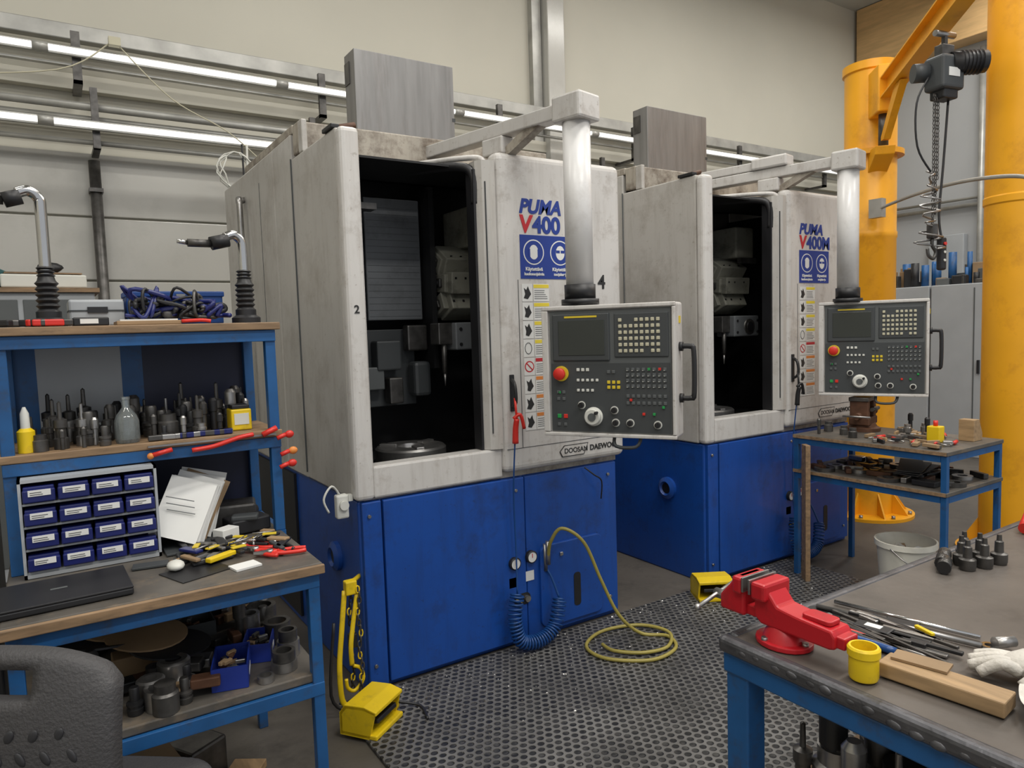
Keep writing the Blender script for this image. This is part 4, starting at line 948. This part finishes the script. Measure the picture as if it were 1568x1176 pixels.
def f(b):
    b.M = T(4.64, 2.25, .02) @ RZ(-12)
    b.box(DSTEEL, -.05, .05, -.03, .03, 3.12, 3.20, .006); b.box(DSTEEL, -.012, .012, -.012, .012, 3.18, 3.27); b.cyl(STEEL, (-.08, 0, 3.265), (.08, 0, 3.265), .018)
    b.box(GREYD, -.09, .09, -.07, .07, 2.93, 3.13, .02, 3); b.cyl(BLACK, (.02, -.02, 3.09), (.20, -.11, 3.09), .065, seg=18); b.cyl(GREYD, (-.08, .05, 3.05), (-.15, .09, 3.05), .055)
    for k in range(6): b.lathe(BLACK, [(.065, 0), (.072, .004), (.065, .008)], T(.05, -.035, 3.09) @ Vector((.18, -.09, 0)).to_track_quat('Z', 'Y').to_matrix().to_4x4() @ T(0, 0, .02+k*.022), seg=18)
    b.box(LABW, -.05, .04, -.073, -.070, 3.0, 3.05); b.box(BLACK, -.06, .06, -.05, .05, 2.88, 2.94, .01)
    for cxx, z1 in ((-.08, 2.14), (-.045, 2.4), (-.06, 2.2)):
        k = 0; z = 2.90
        while z > z1:
            pts = [(.007*math.cos(q), 0, .014*math.sin(q)) for q in [i*math.pi/3 for i in range(6)]]
            b.tube(DSTEEL, pts, .0028, seg=5, closed=True, M=T(cxx, 0, z) @ RZ(90*(k % 2))); z -= .023; k += 1
    b.box(DSTEEL, -.105, -.055, -.025, .025, 2.05, 2.14, .01)
    b.tube(DSTEEL, [(-.08, 0, 2.05), (-.08, 0, 2.01), (-.05, 0, 1.97), (-.07, 0, 1.93), (-.11, 0, 1.95), (-.12, 0, 1.99)], .010, sm=5)
    pts = [(-.10+.06*math.sin(i*.9)*(.5+i/50), .03*math.cos(i*.7), 2.46-i*.008) for i in range(60)]
    b.tube(STEEL, pts, .006, seg=6)
    b.tube(BLACK, [(.04, 0, 2.9), (.03, .02, 2.5), (.0, .02, 2.2), (.0, 0, 2.05)], .007, sm=4); b.box(BLACK, -.025, .025, -.02, .02, 1.86, 2.06, .012)
    b.cyl(REDP, (.0, -.02, 2.02), (.0, -.03, 2.02), .010); b.cyl(KEYW, (.0, -.02, 1.97), (.0, -.026, 1.97), .008); b.cyl(KEYW, (.0, -.02, 1.92), (.0, -.026, 1.92), .008)
    b.tube(BLACK, [(-.13, 0, 3.0), (-.2, .02, 2.85), (-.19, .02, 2.6), (-.1, 0, 2.45)], .006, sm=5)
quick('chain_hoist', f)
def f(b):
    b.lathe(ORANGE, [(0, 0), (.33, 0), (.33, .025), (.2, .03), (.2, 2.3), (.207, 2.31), (.207, 2.35), (.2, 2.36), (.2, 6.49), (0, 6.49)], T(5.33, 2.1, 0), seg=40)
    for a in range(0, 360, 60):
        b.prism(ORANGE, [(.2, .025), (.32, .025), (.2, .22)], .012, M=T(5.33, 2.1, 0) @ RZ(a) @ RX(90))
quick('support_column', f)
def f(b):
    b.tube(PIPEG, [(5.36, 3.08, 2.42), (5.2, 2.7, 2.46), (4.9, 2.25, 2.44), (4.62, 1.85, 2.37), (4.58, 1.74, 2.30), (4.60, 1.68, 2.1)], .012, sm=8)
    b.box(PIPEG, 5.33, 5.39, 3.02, 3.12, 2.36, 2.5)
quick('hose_boom', f)

# background right
def f(b):
    for i in range(3):
        y = 2.4+i*.95
        b.box(CABG, 8.6, 9.1, y, y+.93, 0, 1.95, .01); b.box(GREYP, 8.592, 8.599, y+.46, y+.47, .1, 1.9)
        b.box(BLACK, 8.57, 8.6, y+.40, y+.42, .95, 1.1)
quick('steel_cupboard', f)
def f(b):
    for i in range(70):
        x = R(8.7, 9.0); y = R(2.5, 5.1); h = R(.05, .3)
        if i % 3: b.cb(random.choice((BLACK, CARD, DSTEEL, GREYP, BLACK)), (x, y, 1.952+h/2), (R(.05, .2), R(.04, .16), h), .008, rz=R(-20, 20))
        else: b.cyl(random.choice((BLACK, STEEL, BLUEF)), (x, y, 1.952), (x, y, 1.952+h*1.4), R(.015, .05))
quick('stored_parts', f)
def f(b):
    b.box(KEYW, 11.38, 11.49, 2.9, 3.0, 0, 3.0); b.box(KEYW, 11.38, 11.49, 4.3, 4.4, 0, 3.0); b.box(KEYW, 11.38, 11.49, 3.0, 4.3, 2.9, 3.0)
    b.box(CABG, 11.42, 11.49, 3.0, 4.3, .01, 2.9); b.box(GREYD, 11.41, 11.419, 3.2, 4.1, 1.6, 2.6)
quick('door_1', f)
def f(b):   # switch boxes and pipes on the right-hand wall
    for y in (2.2, 5.0): b.cyl(PIPEG, (11.4, y, 0), (11.4, y, 5.4), .04)
    b.box(CABG, 11.36, 11.49, 5.2, 5.7, 2.0, 2.8, .01); b.box(KEYW, 11.40, 11.49, 1.5, 1.8, 2.4, 2.9, .01)
    b.cyl(PIPEG, (11.42, -2.8, 3.2), (11.42, 6.4, 3.2), .03); b.cyl(PIPEG, (11.42, -2.8, 3.3), (11.42, 6.4, 3.3), .02)
quick('wall_conduit', f)
def f(b):
    for z in (.5, 1.2, 2.0, 2.7):
        b.box(BLUEF, 7.0, 8.4, 5.2, 5.7, z, z+.04)
        for i in range(8): h = R(.1, .25); b.cb(random.choice((CARD, BLACK, CABG, YEL, DSTEEL)), (7.12+i*.16, 5.45, z+.04+h/2), (.13, .3, h), .005)
    for x in (7.0, 8.36):
        for y in (5.2, 5.66): b.box(ORANGE, x, x+.04, y, y+.04, 0, 3.0)
quick('storage_shelf', f)

# ------------------------------------------------------------ lights
def lamp(x, y, e, sx=2.4, sy=.5, z=6.2, col=(1, .97, .91)):
    l = bpy.data.lights.new('ceiling_or_fill_light', 'AREA'); l.shape = 'RECTANGLE'; l.size = sx; l.size_y = sy; l.energy = e; l.color = col
    o = bpy.data.objects.new('ceiling_or_fill_light', l); o.location = (x, y, z); COL.objects.link(o)
    b = B('ceiling_or_fill_fixture'); b.box(CABG, x-sx/2-.03, x+sx/2+.03, y-sy/2-.03, y+sy/2+.03, z+.04, z+.12, .01)
    for q in (-.8, .8): b.cyl(DSTEEL, (x+q, y, z+.1), (x+q, y, 6.5), .01, seg=8)
    b.done()
for x, y, e in ((-1.5, 4.2, 42), (2.5, 4.2, 66), (6.5, 4.2, 76), (9.8, 4.0, 80), (-1.5, .8, 75), (2.5, .8, 125), (6.5, .8, 110), (2.2, -2.0, 160), (-1.8, -2.0, 95), (9.5, .8, 75)):  # rear lamps, behind the camera, are fill added for the upright faces
    lamp(x, y, e)
w = bpy.data.worlds.new('w'); sc.world = w; w.use_nodes = True
w.node_tree.nodes['Background'].inputs[0].default_value = (.93, .96, 1, 1); w.node_tree.nodes['Background'].inputs[1].default_value = .6

# ------------------------------------------------------------ camera
cam = bpy.data.cameras.new('camera'); co = bpy.data.objects.new('camera', cam); COL.objects.link(co)
cam.sensor_width = 36; cam.lens = 1088/1568*36; cam.clip_start = .05
co.matrix_world = T(0, 0, 1.6) @ RZ(-33) @ RX(90-4.4) @ RZ(-1.8)
sc.camera = co
try:
    sc.view_settings.view_transform = 'Standard'; sc.view_settings.look = 'None'; sc.view_settings.exposure = 0
except Exception: pass
